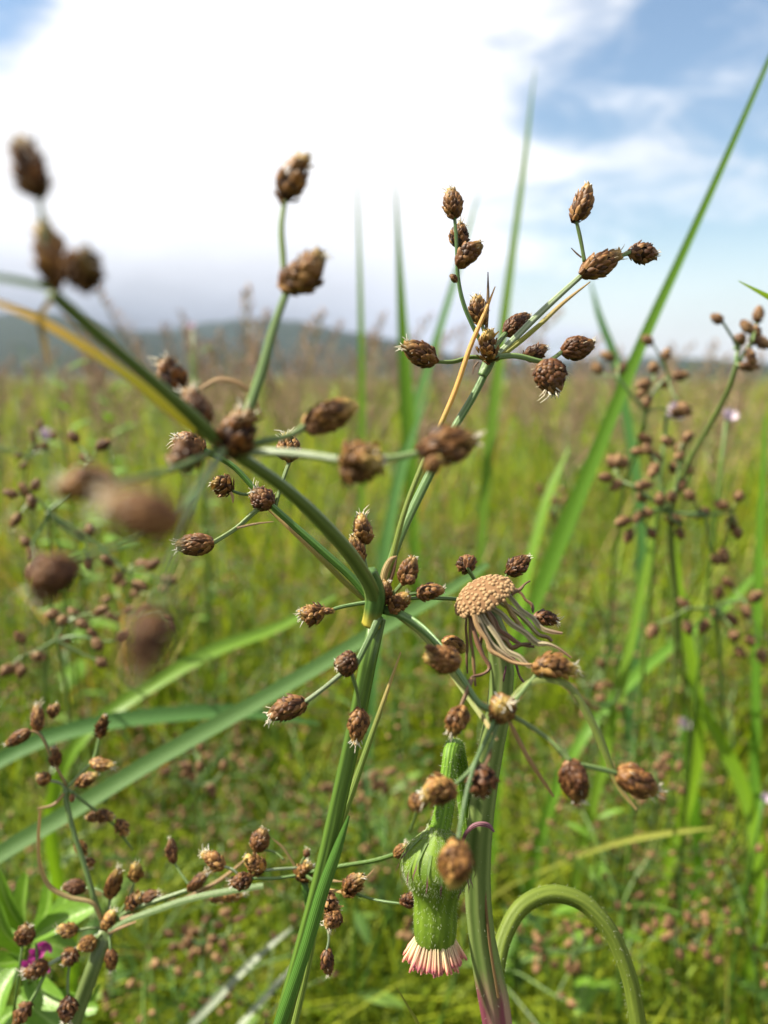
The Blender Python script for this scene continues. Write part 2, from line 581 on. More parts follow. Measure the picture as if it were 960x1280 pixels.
def spikelet_mesh(seed, n=50, rows=5, cols=5, lift=1.0, wid=1.0, bend=0.0, lump=0.0, drop=0.0):
    r = np.random.default_rng(seed)
    mb = MB()
    # inner body
    ts = np.linspace(0.0, 1.0, 9)
    c = np.stack([np.zeros(9), np.zeros(9), ts * 0.94 + 0.02], 1)
    add_tube(mb, c, np.maximum(R_ov(ts) * 0.88, 0.012), 10, rnd=0.05)
    mb.a[-1][:, 0] = 0.4
    mb.a[-1][:, 1] = 0.3
    for i in range(n):
        t0 = -0.03 + 0.90 * (i / (n - 1)) ** 0.92 + r.normal(0, 0.022)
        a0 = i * 2.39996 + r.normal(0, 0.16)
        L = (0.18 + 0.09 * r.random()) * (1.0 if i > 4 else 0.75)
        W = (0.115 + 0.045 * r.random()) * wid
        lf = 0.62 * lift * (0.02 + 0.06 * r.random() + (0.12 * r.random() if r.random() < 0.2 else 0))
        rn = r.random()
        if r.random() < drop:
            continue
        V, A = [], []
        for k in range(rows):
            s = k / (rows - 1)
            w = W * (math.sin(math.pi * min(1.0, 0.18 + s * 0.80)) ** 0.7) * (1.0 if s < 1 else 0.35)
            t = t0 + s * L * 0.86
            rad = float(R_ov(t)) if t < 1 else 0.05
            zz = t if t < 1 else 1 + (t - 1) * 0.6
            for j in range(cols):
                u = j / (cols - 1) * 2 - 1
                off = 0.012 + lf * s ** 1.6 + 0.045 * (1 - abs(u)) ** 0.8 * math.sin(math.pi * (0.1 + 0.75 * s)) - 0.02 * abs(u)
                rr = max(rad, 0.03) + off
                a = a0 + u * w / max(rr, 0.11)
                V.append((rr * math.cos(a), rr * math.sin(a), zz))
                A.append((abs(u), s, rn))
        f = [(k * cols + j, k * cols + j + 1, (k + 1) * cols + j + 1, (k + 1) * cols + j) for k in range(rows - 1) for j in range(cols - 1)]
        mb.add(V, f, A)
    ph = r.random(3) * 6.28
    for V in mb.v:          # no two heads grow alike: bent, lumpy, partly shed
        th = np.arctan2(V[:, 1], V[:, 0])
        k = 1 + lump * (0.6 * np.sin(2 * th + ph[0] + 3 * V[:, 2]) + 0.5 * np.sin(3 * th + ph[1] - 7 * V[:, 2]))
        V[:, 0] *= k
        V[:, 1] *= k
        V[:, 0] += bend * (V[:, 2] - 0.5) ** 2 - bend * 0.12
    return mb.mesh('spikelet', MT['scales'])


def tuft_mesh(seed, n=12, length=0.3, spread=0.5):
    r = np.random.default_rng(seed)
    mb = MB()
    for i in range(n):
        a = r.random() * 6.283
        z0 = r.uniform(0.80, 0.97)
        rad = float(R_ov(z0)) * r.uniform(0.6, 1.05)
        p0 = np.array([rad * math.cos(a), rad * math.sin(a), z0])
        L = length * r.uniform(0.5, 1.2)
        sp = spread * r.uniform(0.3, 1.3)
        b = a + r.normal(0, 0.7)
        p1 = p0 + L * np.array([math.cos(b) * sp * 0.5, math.sin(b) * sp * 0.5, 0.55])
        p2 = p1 + L * np.array([math.cos(b) * sp + r.normal(0, .2), math.sin(b) * sp + r.normal(0, .2), 0.35 + r.normal(0, .25)])
        cc = spline([p0, p1, p2], 5)
        add_tube(mb, cc, np.array([0.022, 0.02, 0.016, 0.012, 0.004]), 4, rnd=r.random())
    # a few loose awns along the body
    for i in range(6):
        a = r.random() * 6.283
        z0 = r.uniform(0.15, 0.8)
        rad = float(R_ov(z0)) + 0.03
        p0 = np.array([rad * math.cos(a), rad * math.sin(a), z0])
        p1 = p0 + np.array([math.cos(a) * 0.09 + r.normal(0, .04), math.sin(a) * 0.09 + r.normal(0, .04), r.uniform(-0.03, 0.14)])
        add_tube(mb, spline([p0, p1], 3), np.array([0.014, 0.01, 0.003]), 3, rnd=0.15)
    return mb.mesh('style_tuft', MT['tuft'])


SPK = [spikelet_mesh(s_, n, 5, 5, lf, wd, bd, lm, dr) for s_, n, lf, wd, bd, lm, dr in (
    (1, 96, 1.0, 0.85, 0.1, 0.06, 0.03), (2, 84, 1.6, 0.95, -0.25, 0.10, 0.1), (3, 110, 0.8, 0.8, 0.0, 0.05, 0.0), (4, 74, 1.3, 1.05, 0.35, 0.12, 0.12), (5, 90, 2.2, 0.85, -0.1, 0.09, 0.22), (6, 60, 1.0, 1.2, 0.2, 0.14, 0.05),
    (7, 120, 1.2, 0.72, 0.15, 0.08, 0.15), (8, 70, 2.6, 0.9, -0.3, 0.12, 0.3), (9, 100, 0.6, 0.85, 0.05, 0.16, 0.0), (10, 88, 1.4, 0.9, 0.4, 0.08, 0.18))]
MT['scales_keep'] = MT['scales']
MT['scales'] = MT['far_spike']
SPL = [spikelet_mesh(s, 26, 4, 3, 1.2, 1.7) for s in (21, 22, 23)]
MT['scales'] = MT['scales_keep']
TUF = [tuft_mesh(31, 15, 0.22, 0.7), tuft_mesh(32, 9, 0.16, 0.5), tuft_mesh(33, 20, 0.2, 0.9), tuft_mesh(34, 12, 0.24, 0.6)]


def sp(parent, bx, by, tx, ty, d, w=None, dz=None, tuft=None, lo=False, name='spikelet'):
    """spikelet from its foot (bx, by) to its tip (tx, ty), w pixels wide, foot at distance d; dz: how many pixels farther the tip lies"""
    lp = math.hypot(tx - bx, ty - by)
    if dz is None:
        dz = rng.uniform(-0.35, 0.3) * lp
    d = nearer(d)
    a = P(bx, by, d)
    b = P(tx, ty, d + dz * d / F)
    ax = b - a
    L = ax.length * 1.02
    w = w or lp * 0.74
    q = ax.to_track_quat('Z', 'Y') @ Quaternion((0, 0, 1), rng.uniform(0, 6.28))
    o = link(name, rng.choice(SPL if lo else SPK), parent, a - parent.location - ax * 0.02)
    o.rotation_mode = 'QUATERNION'
    o.rotation_quaternion = q
    sw = w * d / F / 0.76
    o.scale = (sw * rng.uniform(0.9, 1.06), sw * rng.uniform(0.9, 1.06), L * rng.uniform(0.94, 1.04))
    if tuft is None:
        tuft = rng.choice((0, 1, 1, 3))
    if tuft >= 0 and not lo:
        link('style_tuft', TUF[tuft], o)
    return o


# ------------------------------------------------------------------ the ground and the far hills
M = Mat('meadow_soil', 0.9, 0.2)
c = M.ramp(M.noise(9.0, 6), [(0.3, (0.035, 0.030, 0.016)), (0.5, (0.05, 0.06, 0.02)), (0.75, (0.08, 0.11, 0.03))])
MT['soil'] = M.color(c)
mb = MB()
rings = [0, 0.3, 0.8, 2, 5, 12, 30, 80, 200, 600, 1500, 3000]
SEG = 48
V = [(0, 0, 0)]
for k, rr in enumerate(rings[1:]):
    for i in range(SEG):
        a = i * 2 * math.pi / SEG
        V.append((rr * math.cos(a), rr * math.sin(a), 0.0 if rr < 1 else math.sin(a * 5 + k) * 0.004))
fs = [(0, 1 + i, 1 + (i + 1) % SEG) for i in range(SEG)]
for k in range(len(rings) - 2):
    for i in range(SEG):
        j = (i + 1) % SEG
        fs.append((1 + k * SEG + i, 1 + (k + 1) * SEG + i, 1 + (k + 1) * SEG + j, 1 + k * SEG + j))
mb.add(V, fs, np.zeros((len(V), 3)))
tag(link('ground', mb.mesh('ground', MT['soil'])), kind='structure', label='dark soil under the meadow plants')

M = Mat('hill_forest', 0.95, 0.1)
c = M.ramp(M.noise(0.02, 6), [(0.3, (0.010, 0.018, 0.016)), (0.7, (0.022, 0.033, 0.026))])
MT['hill'] = M.color(c)
mb = MB()
NA, NR = 140, 12
V = []
for k in range(NR):
    rr = 900 + k * 170
    for i in range(NA):
        a = math.radians(-75 + 150 * i / (NA - 1))
        env = 0.026 + 0.068 / (1 + math.exp((math.degrees(a) - 1.0) / 3.5)) - 0.012 * math.exp(-((math.degrees(a) + 26) / 4.0) ** 2)
        rid = env * 1500 * math.sin(math.pi * min(1, k / (NR - 1) * 1.15) * 0.62)
        rid *= 0.82 + 0.18 * math.sin(a * 17 + k * 0.5) + 0.10 * math.sin(a * 43 + 1.3 * k)
        V.append((rr * math.sin(a), rr * math.cos(a), max(-2, rid - (4 if k == 0 else 0))))
fs = [(k * NA + i, k * NA + i + 1, (k + 1) * NA + i + 1, (k + 1) * NA + i) for k in range(NR - 1) for i in range(NA - 1)]
mb.add(V, fs, np.zeros((len(V), 3)))
tag(link('hills', mb.mesh('hills', MT['hill'])), kind='structure', label='dark wooded hills along the horizon under cloud')


# ------------------------------------------------------------------ the sedge in the foreground
def ground_under(p, dx=0.0, dy=0.0):
    return Vector((p[0] + dx, p[1] + dy, 0.0))


foot = P(345, 1300, 0.106)
root = ground_under(foot, -0.012, 0.01)
sedge = thing('sedge_plant', 'tall sharp green sedge with a wide umbel of brown spikelets, nearest the camera', 'sedge', root)
S = sedge
# culm (flower stem) and a thin second leaf beside it
stem(S, 'culm', [(471, 772), (463, 808), (447, 890), (425, 990), (400, 1100), (376, 1190), (350, 1285)], 20, 27, 0.100, 0.104, 'culm', 0.16, 0.62,
     extra=[tuple((foot + root * 2) / 3 + Vector((0.002, 0, 0.01))), tuple(root - Vector((0, 0, 0.004)))], sides=12, n=46)
blade(S, 'leaf', [(366, 1285), (385, 1200), (403, 1100), (420, 1045), (448, 965), (478, 880), (501, 815)], [10, 10, 11, 11, 9, 6, 2], 0.106, 0.107, 'bract_green', 0.6, 0.3)
blade(S, 'leaf', [(345, 1290), (380, 1190), (404, 1110), (422, 1060), (436, 1020)], [15, 16, 16, 12, 3], 0.1025, 0.1005, 'culm', 0.5, 0.2)
# swollen node with its yellow sheath
stem(S, 'sheath', [(464, 782), (467, 765), (470, 748), (468, 730), (460, 714)], 25, 23, 0.0992, 0.0965, 'ray_sheath', 0.06, 0.75)
# --- ray to the upper right
stem(S, 'ray', [(478, 748), (484, 722), (497, 680), (528, 612), (568, 535), (597, 485), (611, 455)], 12, 10, 0.1015, 0.1025, 'ray', 0.14, 0.6, n=36)
blade(S, 'bract', [(480, 735), (489, 700), (505, 640), (528, 580), (550, 532), (568, 490), (589, 430), (607, 388), (619, 358)], [9, 8, 7, 7, 6.5, 6.5, 6, 4.5, 1], 0.1005, 0.1, 'bract_orange', 0.7, 0.2, n=40)
blade(S, 'bract', [(609, 452), (608, 415), (610, 372), (610, 340)], [3, 4, 4, 1], 0.1035, 0.1035, 'bract_brown', 0.5)
blade(S, 'bract', [(478, 730), (482, 712), (490, 698), (496, 695)], [8, 9, 5, 1], 0.0995, 0.0995, 'bract_tan', 0.6)
blade(S, 'bract', [(486, 730), (492, 712), (496, 697)], [6, 5, 1], 0.1005, 0.1005, 'bract_brown', 0.6)
stem(S, 'node', [(603, 470), (609, 458), (613, 444), (615, 436)], 12, 20, 0.1024, 0.1024, 'ray', 0.1, 0.8)
D1 = 0.1025
stem(S, 'ray', [(610, 450), (600, 425), (590, 405), (579, 378), (573, 350), (571, 320), (570, 292), (568, 270)], 6, 4.5, D1, 0.100, 'ray', n=30)
stem(S, 'pedicel', [(612, 448), (608, 425), (602, 404)], 5, 4.5, D1, 0.103, 'pedicel')
stem(S, 'pedicel', [(614, 447), (622, 430), (635, 413)], 8, 6, 0.104, 0.106, 'ray')
stem(S, 'ray', [(609, 448), (590, 446), (566, 452), (543, 452)], 6, 5, D1, 0.102, 'pedicel')
stem(S, 'ray', [(617, 449), (640, 427), (670, 397), (700, 369), (729, 343)], 9, 7, 0.101, 0.102, 'bract_pale', 0.12, 0.7)
blade(S, 'bract', [(619, 450), (645, 430), (675, 405), (702, 380), (738, 352)], [6, 7, 6, 5, 1.5], 0.1005, 0.101, 'bract_yellow', 0.7, 0.3)
stem(S, 'ray', [(615, 447), (645, 445), (672, 451), (694, 455)], 8, 6, 0.1005, 0.1, 'pedicel')
stem(S, 'pedicel', [(682, 456), (692, 448), (705, 438)], 6, 5, 0.1, 0.1, 'pedicel')
stem(S, 'pedicel', [(731, 328), (726, 300), (720, 274)], 5, 4.5, 0.102, 0.101, 'pedicel')
stem(S, 'pedicel', [(765, 323), (776, 320), (790, 315)], 5, 5, 0.103, 0.103, 'pedicel')
blade(S, 'bract', [(727, 322), (721, 317), (714, 310)], [2, 2, 1], 0.102, 0.102, 'bract_brown', 0.3)
blade(S, 'bract', [(598, 452), (593, 458), (591, 468)], [2.5, 2.5, 1], 0.1, 0.1, 'bract_brown', 0.3)
for a in ((568, 272, 564, 234, 0.100, 26, 4, 0), (571, 308, 577, 279, 0.1025, 24, 6, 0), (571, 332, 600, 304, 0.0995, 27, -8, 1),
          (602, 406, 595, 368, 0.103, 26, 4, 0), (611, 453, 610, 412, 0.1005, 29, -14, 1), (632, 417, 661, 393, 0.106, 26, 6, 1),
          (544, 452, 505, 431, 0.102, 29, -8, 0), (727, 343, 774, 318, 0.1015, 31, 2, 3), (719, 277, 737, 231, 0.101, 28, 0, 1),
          (788, 315, 823, 319, 0.103, 28, 4, 1), (656, 447, 684, 434, 0.1035, 22, 0, 1), (684, 451, 693, 492, 0.0995, 38, -8, 0),
          (703, 439, 744, 430, 0.100, 30, -4, 1)):
    sp(S, *a)
sp(S, 571, 352, 563, 343, 0.1, 9, 0, -1)
# --- spikelets round the middle node
stem(S, 'pedicel', [(470, 748), (461, 722), (455, 696), (455, 676)], 6, 5, 0.103, 0.105, 'pedicel')
stem(S, 'pedicel', [(484, 750), (494, 740), (505, 727)], 6, 5, 0.099, 0.098, 'pedicel')
stem(S, 'ray', [(482, 752), (512, 748), (560, 748), (605, 752), (628, 752)], 6, 5, 0.103, 0.112, 'ray')
stem(S, 'pedicel', [(605, 752), (596, 730), (584, 709)], 5, 5, 0.111, 0.109, 'pedicel')
stem(S, 'pedicel', [(618, 752), (626, 735), (635, 716)], 4, 4, 0.112, 0.1115, 'pedicel')
stem(S, 'pedicel', [(625, 752), (645, 765), (668, 771)], 4, 4, 0.112, 0.112, 'pedicel')
stem(S, 'pedicel', [(490, 752), (508, 744), (524, 741)], 4, 4, 0.101, 0.102, 'pedicel')
stem(S, 'ray', [(468, 752), (445, 755), (425, 759), (404, 766)], 6, 4, 0.101, 0.102, 'ray')
stem(S, 'ray', [(474, 770), (466, 788), (454, 812), (443, 834)], 10, 7, 0.0985, 0.096, 'ray', 0.12, 0.7)
stem(S, 'pedicel', [(427, 842), (405, 860), (381, 878)], 6, 6, 0.096, 0.097, 'bract_pale')
stem(S, 'pedicel', [(440, 843), (446, 864), (450, 888)], 5, 4, 0.096, 0.097, 'pedicel')
for a in ((457, 680, 450, 642, 0.105, 25, 2, 0), (451, 704, 440, 669, 0.1035, 22, 0, 1), (477, 756, 484, 726, 0.099, 22, -4, 1), (488, 764, 511, 742, 0.0985, 26, -10, 1),
          (504, 729, 517, 697, 0.098, 25, 0, 1), (521, 742, 554, 737, 0.102, 23, 4, 1), (585, 711, 580, 698, 0.109, 25, 24, -1), (634, 717, 663, 695, 0.1115, 25, 4, 1),
          (667, 771, 697, 775, 0.112, 19, 4, 2), (406, 766, 374, 768, 0.102, 27, 2, 2), (445, 828, 419, 832, 0.096, 33, -14, 1), (382, 877, 338, 894, 0.097, 30, 2, 2),
          (450, 886, 445, 928, 0.097, 28, -2, 0)):
    sp(S, *a)
sp(S, 510, 730, 516, 719, 0.097, 13, 0, -1)
sp(S, 404, 764, 418, 764, 0.1015, 9, 0, -1)
# --- ray towards the lower right, coming closer to the lens
stem(S, 'ray', [(478, 762), (500, 768), (525, 783), (552, 810), (580, 850), (605, 884), (627, 890)], 13, 9, 0.0995, 0.086, 'ray', 0.14, 0.65, n=30)
blade(S, 'bract', [(497, 768), (528, 792), (558, 830), (590, 876), (622, 925)], [8, 9, 9, 8, 4], 0.1, 0.087, 'bract_green', 0.5, 0.3)
stem(S, 'pedicel', [(590, 848), (582, 868), (574, 888)], 6, 5, 0.09, 0.088, 'bract_brown')
stem(S, 'pedicel', [(636, 886), (655, 862), (672, 842)], 6, 5, 0.087, 0.088, 'pedicel')
stem(S, 'pedicel', [(632, 890), (655, 903), (690, 928), (714, 953)], 6, 7, 0.086, 0.084, 'pedicel')
stem(S, 'pedicel', [(722, 955), (745, 960), (776, 968)], 7, 6, 0.084, 0.084, 'pedicel')
stem(S, 'pedicel', [(622, 896), (605, 930), (588, 962), (562, 986)], 6, 5, 0.085, 0.083, 'ray')
stem(S, 'pedicel', [(624, 898), (614, 930), (604, 962)], 6, 5, 0.085, 0.084, 'ray')
stem(S, 'pedicel', [(618, 900), (592, 960), (576, 1030), (571, 1062)], 5, 5, 0.084, 0.078, 'ray')
stem(S, 'pedicel', [(528, 995), (522, 1012), (512, 1040)], 5, 3, 0.083, 0.085, 'pedicel')
blade(S, 'bract', [(632, 892), (648, 925), (668, 960), (692, 996)], [4, 6, 6, 3], 0.086, 0.087, 'bract_tan', 0.5)
blade(S, 'bract', [(628, 884), (668, 850), (705, 853), (738, 898), (763, 955), (774, 983), (796, 1012)], [6, 8, 10, 11, 9, 7, 3], 0.088, 0.086, 'bract_green', 0.5, 0.4, n=36)
blade(S, 'bract', [(606, 958), (612, 945), (614, 935)], [4, 4, 1], 0.083, 0.083, 'bract_brown', 0.5)
for a in ((553, 801, 582, 812, 0.104, 24, 0, -1), (574, 828, 528, 818, 0.086, 34, -6, -1), (627, 890, 628, 880, 0.086, 36, -36, 0), (579, 884, 563, 918, 0.088, 30, -4, 3),
          (712, 951, 724, 1004, 0.084, 40, -6, 1), (773, 966, 823, 991, 0.084, 38, 2, 3), (568, 984, 526, 994, 0.083, 38, -6, 0), (604, 957, 601, 998, 0.084, 34, 2, 1),
          (572, 1052, 566, 1109, 0.076, 44, -6, -1), (668, 832, 719, 836, 0.088, 34, 0, 3)):
    sp(S, *a)
sp(S, 512, 1008, 532, 998, 0.083, 20, 0, 1)
sp(S, 545, 812, 530, 808, 0.0845, 10, 0, -1)
# --- ray to the upper left, coming towards the lens
stem(S, 'ray', [(468, 768), (466, 742), (448, 708), (408, 660), (352, 608), (305, 575), (275, 555)], 22, 21, 0.0995, 0.0735, 'ray_soft', 0.14, 0.65, n=40)
stem(S, 'ray', [(280, 560), (235, 515), (190, 475), (130, 425), (66, 368)], 20, 20, 0.074, 0.058, 'ray_soft', 0.12, 0.6, n=30)
blade(S, 'bract', [(258, 548), (222, 520), (165, 474), (100, 430), (45, 398), (-20, 372)], [11, 13, 12, 12, 11, 7], 0.0735, 0.058, 'bract_yellow', 0.55, 0.2, n=36)
blade(S, 'bract', [(66, 362), (35, 354), (-15, 345)], [8, 9, 8], 0.0575, 0.053, 'ray', 0.5, 0.3)
blade(S, 'bract', [(66, 372), (52, 395), (56, 430), (60, 458)], [6, 8, 7, 3], 0.06, 0.062, 'bract_tan', 0.5, 0.3)
stem(S, 'pedicel', [(62, 362), (58, 330), (54, 285), (48, 244)], 9, 7, 0.057, 0.0545, 'bract_pale')
stem(S, 'ray', [(288, 562), (305, 528), (325, 474), (346, 400), (360, 362)], 15, 10, 0.0745, 0.073, 'ray', 0.12, 0.7, n=26)
stem(S, 'pedicel', [(356, 365), (354, 320), (352, 285), (357, 246)], 9, 7, 0.073, 0.0725, 'pedicel')
stem(S, 'ray', [(292, 566), (330, 565), (375, 568), (432, 576)], 11, 10, 0.0735, 0.07, 'bract_pale', n=20)
stem(S, 'pedicel', [(460, 574), (495, 572), (530, 565)], 9, 8, 0.071, 0.07, 'pedicel')
stem(S, 'ray', [(290, 562), (330, 552), (365, 543), (387, 530)], 9, 8, 0.0745, 0.075, 'pedicel')
blade(S, 'bract', [(245, 488), (275, 474), (310, 487), (328, 520)], [3, 7, 7, 3], 0.077, 0.078, 'bract_tan', 0.5, 0.4)
stem(S, 'pedicel', [(280, 562), (255, 600), (232, 640), (222, 657)], 10, 10, 0.071, 0.0405, 'ray')
stem(S, 'pedicel', [(276, 560), (220, 585), (170, 598), (136, 603)], 8, 8, 0.0735, 0.053, 'ray')
stem(S, 'pedicel', [(250, 610), (190, 665), (120, 690), (84, 700)], 6, 6, 0.066, 0.056, 'ray')
stem(S, 'pedicel', [(252, 605), (222, 680), (203, 730), (195, 768)], 8, 8, 0.066, 0.041, 'ray')
for a in ((288, 572, 308, 512, 0.0735, 52, -6, 3), (252, 538, 236, 487, 0.0735, 44, 0, 0), (250, 562, 210, 580, 0.071, 46, -16, 1), (224, 494, 206, 450, 0.078, 36, 6, 0),
          (70, 360, 56, 282, 0.0565, 44, -6, 3), (93, 354, 113, 318, 0.0555, 52, -42, 1), (49, 247, 23, 168, 0.0545, 42, -4, 1),
          (356, 362, 404, 318, 0.073, 48, -4, 1), (355, 250, 381, 191, 0.0725, 40, 2, 1), (428, 580, 474, 574, 0.070, 52, -26, 1), (524, 564, 596, 548, 0.070, 47, 4, 3),
          (382, 532, 442, 507, 0.075, 42, 4, -1), (228, 657, 130, 626, 0.0405, 68, -10, 0), (142, 600, 68, 613, 0.053, 46, 4, 2), (88, 699, 40, 748, 0.056, 52, -6, 3),
          (198, 762, 174, 842, 0.041, 58, -6, 1)):
    sp(S, *a)
sp(S, 532, 588, 552, 572, 0.0685, 22, 0, -1)
sp(S, 432, 600, 446, 585, 0.069, 24, 0, -1)
sp(S, 384, 540, 398, 530, 0.0745, 18, 0, -1)
# --- sharp ray behind it
stem(S, 'ray', [(464, 750), (440, 722), (405, 690), (362, 652), (325, 618), (288, 580), (254, 562)], 12, 7, 0.1025, 0.103, 'culm', 0.14, 0.7, n=32)
blade(S, 'bract', [(462, 756), (435, 732), (405, 702), (372, 670), (335, 637)], [5, 7, 7, 6, 2], 0.1035, 0.105, 'bract_yellow', 0.6, 0.2)
stem(S, 'pedicel', [(335, 628), (318, 640), (298, 658), (264, 680)], 6, 6, 0.103, 0.100, 'pedicel')
blade(S, 'bract', [(296, 660), (318, 655), (342, 652)], [3, 3, 1], 0.1005, 0.101, 'bract_tan', 0.4)
stem(S, 'pedicel', [(322, 616), (305, 618), (288, 613)], 4, 4, 0.103, 0.103, 'ray')
stem(S, 'pedicel', [(344, 634), (352, 605), (363, 574)], 5, 5, 0.104, 0.1045, 'pedicel')
for a in ((266, 679, 221, 682, 0.100, 29, 2, 0), (290, 612, 264, 601, 0.103, 28, -10, 1), (340, 632, 314, 614, 0.103, 30, -4, 0), (363, 577, 357, 540, 0.1045, 29, 4, 2), (256, 562, 219, 547, 0.103, 30, 4, 0)):
    sp(S, *a)
blade(S, 'bract', [(288, 615), (291, 622), (291, 629)], [4, 4, 1], 0.102, 0.102, 'bract_tan', 0.5)

# ------------------------------------------------------------------ the nodding flower plant
M = Mat('hairy_stem_green', 0.5, 0.4, 0.15)
st = M.math('MULTIPLY_ADD', M.math('SINE', M.math('MULTIPLY', M.u, 7 * 6.2832)), 0.5, 0.5)
c = M.ramp(M.math('ADD', M.math('MULTIPLY', st, 0.4), M.math('MULTIPLY', M.uvnoise(10, 9, 4), 0.6)), [(0.2, (0.085, 0.14, 0.03)), (0.8, (0.20, 0.27, 0.08))])
c = M.mix(M.math('MULTIPLY', M.smooth(M.uvnoise(5, 3), 0.55, 0.75), 0.45), c, (0.24, 0.13, 0.11))
c = M.mix(M.math('MULTIPLY', M.smooth(M.math('MULTIPLY_ADD', M.uvnoise(9, 40), 0.05, M.v), 0.815, 0.845, 1.0, 0.0), M.smooth(M.rnd, -1, 0)), c, M.ramp(M.uvnoise(9, 6), [(0.35, (0.20, 0.05, 0.08)), (0.6, (0.36, 0.22, 0.17))]))
M.color(c)
M.bump(st, 0.0002, 0.5)
MT['tstem'] = M.m
MT['tgreen'] = m_green('flower_involucre_green', (0.055, 0.12, 0.008), (0.15, 0.26, 0.02), 13, 0.55, 0.15, vw=0.3, spec=0.25)
MT['tarch'] = m_green('flower_branch_green', (0.065, 0.12, 0.012), (0.16, 0.235, 0.035), 9, 0.55, 0.3, vw=0.22, spec=0.2)
M = Mat('flower_florets', 0.5, 0.3, 0.3)
c = M.ramp(M.v, [(0.0, (0.70, 0.62, 0.36)), (0.5, (0.78, 0.58, 0.38)), (0.78, (0.74, 0.38, 0.26)), (0.95, (0.60, 0.15, 0.20)), (1.0, (0.74, 0.45, 0.30))])
c = M.hsv(c, M.math('MULTIPLY_ADD', M.rnd, 0.05, 0.475), 1.0, M.math('MULTIPLY_ADD', M.rnd, 0.5, 0.75))
MT['floret'] = M.color(c, (1.1, 0.9, 0.8))
M = Mat('seed_receptacle', 0.75, 0.2)
c = M.mix(M.noise(900, 4), (0.22, 0.135, 0.065), (0.38, 0.25, 0.13))
MT['receptacle'] = M.color(c)
M = Mat('receptacle_pits', 0.85, 0.1)
MT['pits'] = M.color(M.mix(M.noise(900, 4), (0.13, 0.07, 0.035), (0.24, 0.14, 0.07)))
MT['dry_bract'] = m_green('dried_phyllary', (0.1152, 0.0936, 0.0468), (0.3744, 0.3240, 0.1944), 2, 0.5, 0.15, (0.14, 0.075, 0.04), (0.55, 1.0))
MT['purple'] = m_green('purple_bract', (0.07, 0.025, 0.035), (0.17, 0.06, 0.075), 3, 0.45, 0.1)
MT['calyx'] = m_green('calyculus_bract', (0.07, 0.13, 0.02), (0.15, 0.22, 0.04), 3, 0.5, 0.1, (0.11, 0.025, 0.05), (0.45, 0.75))
M = Mat('white_plant_hairs', 0.5, 0.3, 0.4)
MT['hair'] = M.color(M.ramp(M.r, [(0, (0.45, 0.52, 0.30)), (1, (0.66, 0.70, 0.52))]), (1, 1, 1))

tf = P(626, 1300, 0.112)
troot = ground_under(tf, 0.006, 0.012)
tfl = thing('flowering_herb', 'hairy green herb with a nodding pink-tipped flower head and a dry tan seed head', 'herb', troot)
T = tfl
# main stem: root -> up to the old seed head
c, ds = pathpts([(616, 1245), (603, 1180), (597, 1120), (598, 1050), (603, 1000), (612, 940), (624, 880), (627, 830), (615, 775), (606, 752)], 0.112, 0.1005)
c = np.concatenate([[np.array(troot) - [0, 0, 0.004], (np.array(troot) + c[0] * 2) / 3], c])
c = spline(c, 60)
dd = np.linalg.norm(c - np.array(CAM), axis=1)
w = np.interp(np.linspace(0, 1, 60), [0, 0.78, 0.8, 0.83, 0.93, 0.98, 1.0], [40, 38, 40, 34, 31, 28, 20]) * 0.108 / F * 0.5
mb = MB()
add_tube(mb, c - np.array(troot), w, 16, 0.06, 0.9, 0.4, 0.8, lobes=5)
link('stem', mb.mesh('stem', MT['tstem']), T)
STEM_C, STEM_W = c, w
stem(T, 'branch', [(617, 1248, 0.113), (620, 1215, 0.116), (630, 1170, 0.119), (652, 1133, 0.121), (686, 1117, 0.122), (722, 1124, 0.122), (757, 1156, 0.121), (782, 1208, 0.12), (800, 1295, 0.119)], 21, 24, 0.12, 0.12, 'tarch', 0.09, 0.85, n=50, sides=14, lobes=5)
c, ds = pathpts([(594, 1095, 0.1095), (586, 1040, 0.109), (579, 985, 0.108), (574, 948, 0.1065), (569, 933, 0.104), (564, 938, 0.1015), (560, 970, 0.1005), (556, 1005, 0.1), (549, 1040, 0.1)], 0.1, 0.1)
c = spline(c, 48)
w = np.interp(np.linspace(0, 1, 48), [0, 0.5, 0.62, 0.75, 1], [20, 20, 21, 19, 26]) * 0.103 / F * 0.5
mb = MB()
add_tube(mb, c - np.array(troot), w, 14, 0.05, 0.95, 0.8, 0.4, lobes=5)
link('peduncle', mb.mesh('peduncle', MT['tgreen']), T)
PED_C, PED_W = c, w
ARCH_C = spline(pathpts([(617, 1248, 0.113), (620, 1215, 0.116), (630, 1170, 0.119), (652, 1133, 0.121), (686, 1117, 0.122), (722, 1124, 0.122), (757, 1156, 0.121), (782, 1208, 0.12), (800, 1295, 0.119)], 0.12, 0.12)[0], 50)
ARCH_W = np.full(50, 11.5 * 0.121 / F)
blade(T, 'bract', [(622, 1248), (612, 1185), (605, 1120), (602, 1075), (605, 1045), (604, 1022)], [4, 4.5, 5, 6, 6, 2], 0.109, 0.1065, 'bract_brown', 0.7, 0.7)
blade(T, 'bract', [(577, 1058), (583, 1040), (597, 1030), (611, 1032), (618, 1040)], [4, 5, 6, 6, 2], 0.105, 0.104, 'purple', 0.5, 0.2)

# flower head: lathe round an axis hanging down
PXM = 0.1 / F
ax0 = P(548, 1030, 0.1)
ax1 = P(543, 1190, 0.1005)
axis = (ax1 - ax0).normalized()
hq = axis.to_track_quat('Z', 'Y')
prof = [(0, 12), (8, 14), (16, 22), (24, 31), (36, 39), (50, 42.5), (62, 41), (74, 35.5), (86, 29.5), (98, 26.5), (114, 26.5), (128, 26.5), (140, 25.5), (148, 23.5), (151, 22), (149, 17)]


def prof_r(h):
    return float(np.interp(h, [p[0] for p in prof[:-1]], [p[1] for p in prof[:-1]]))


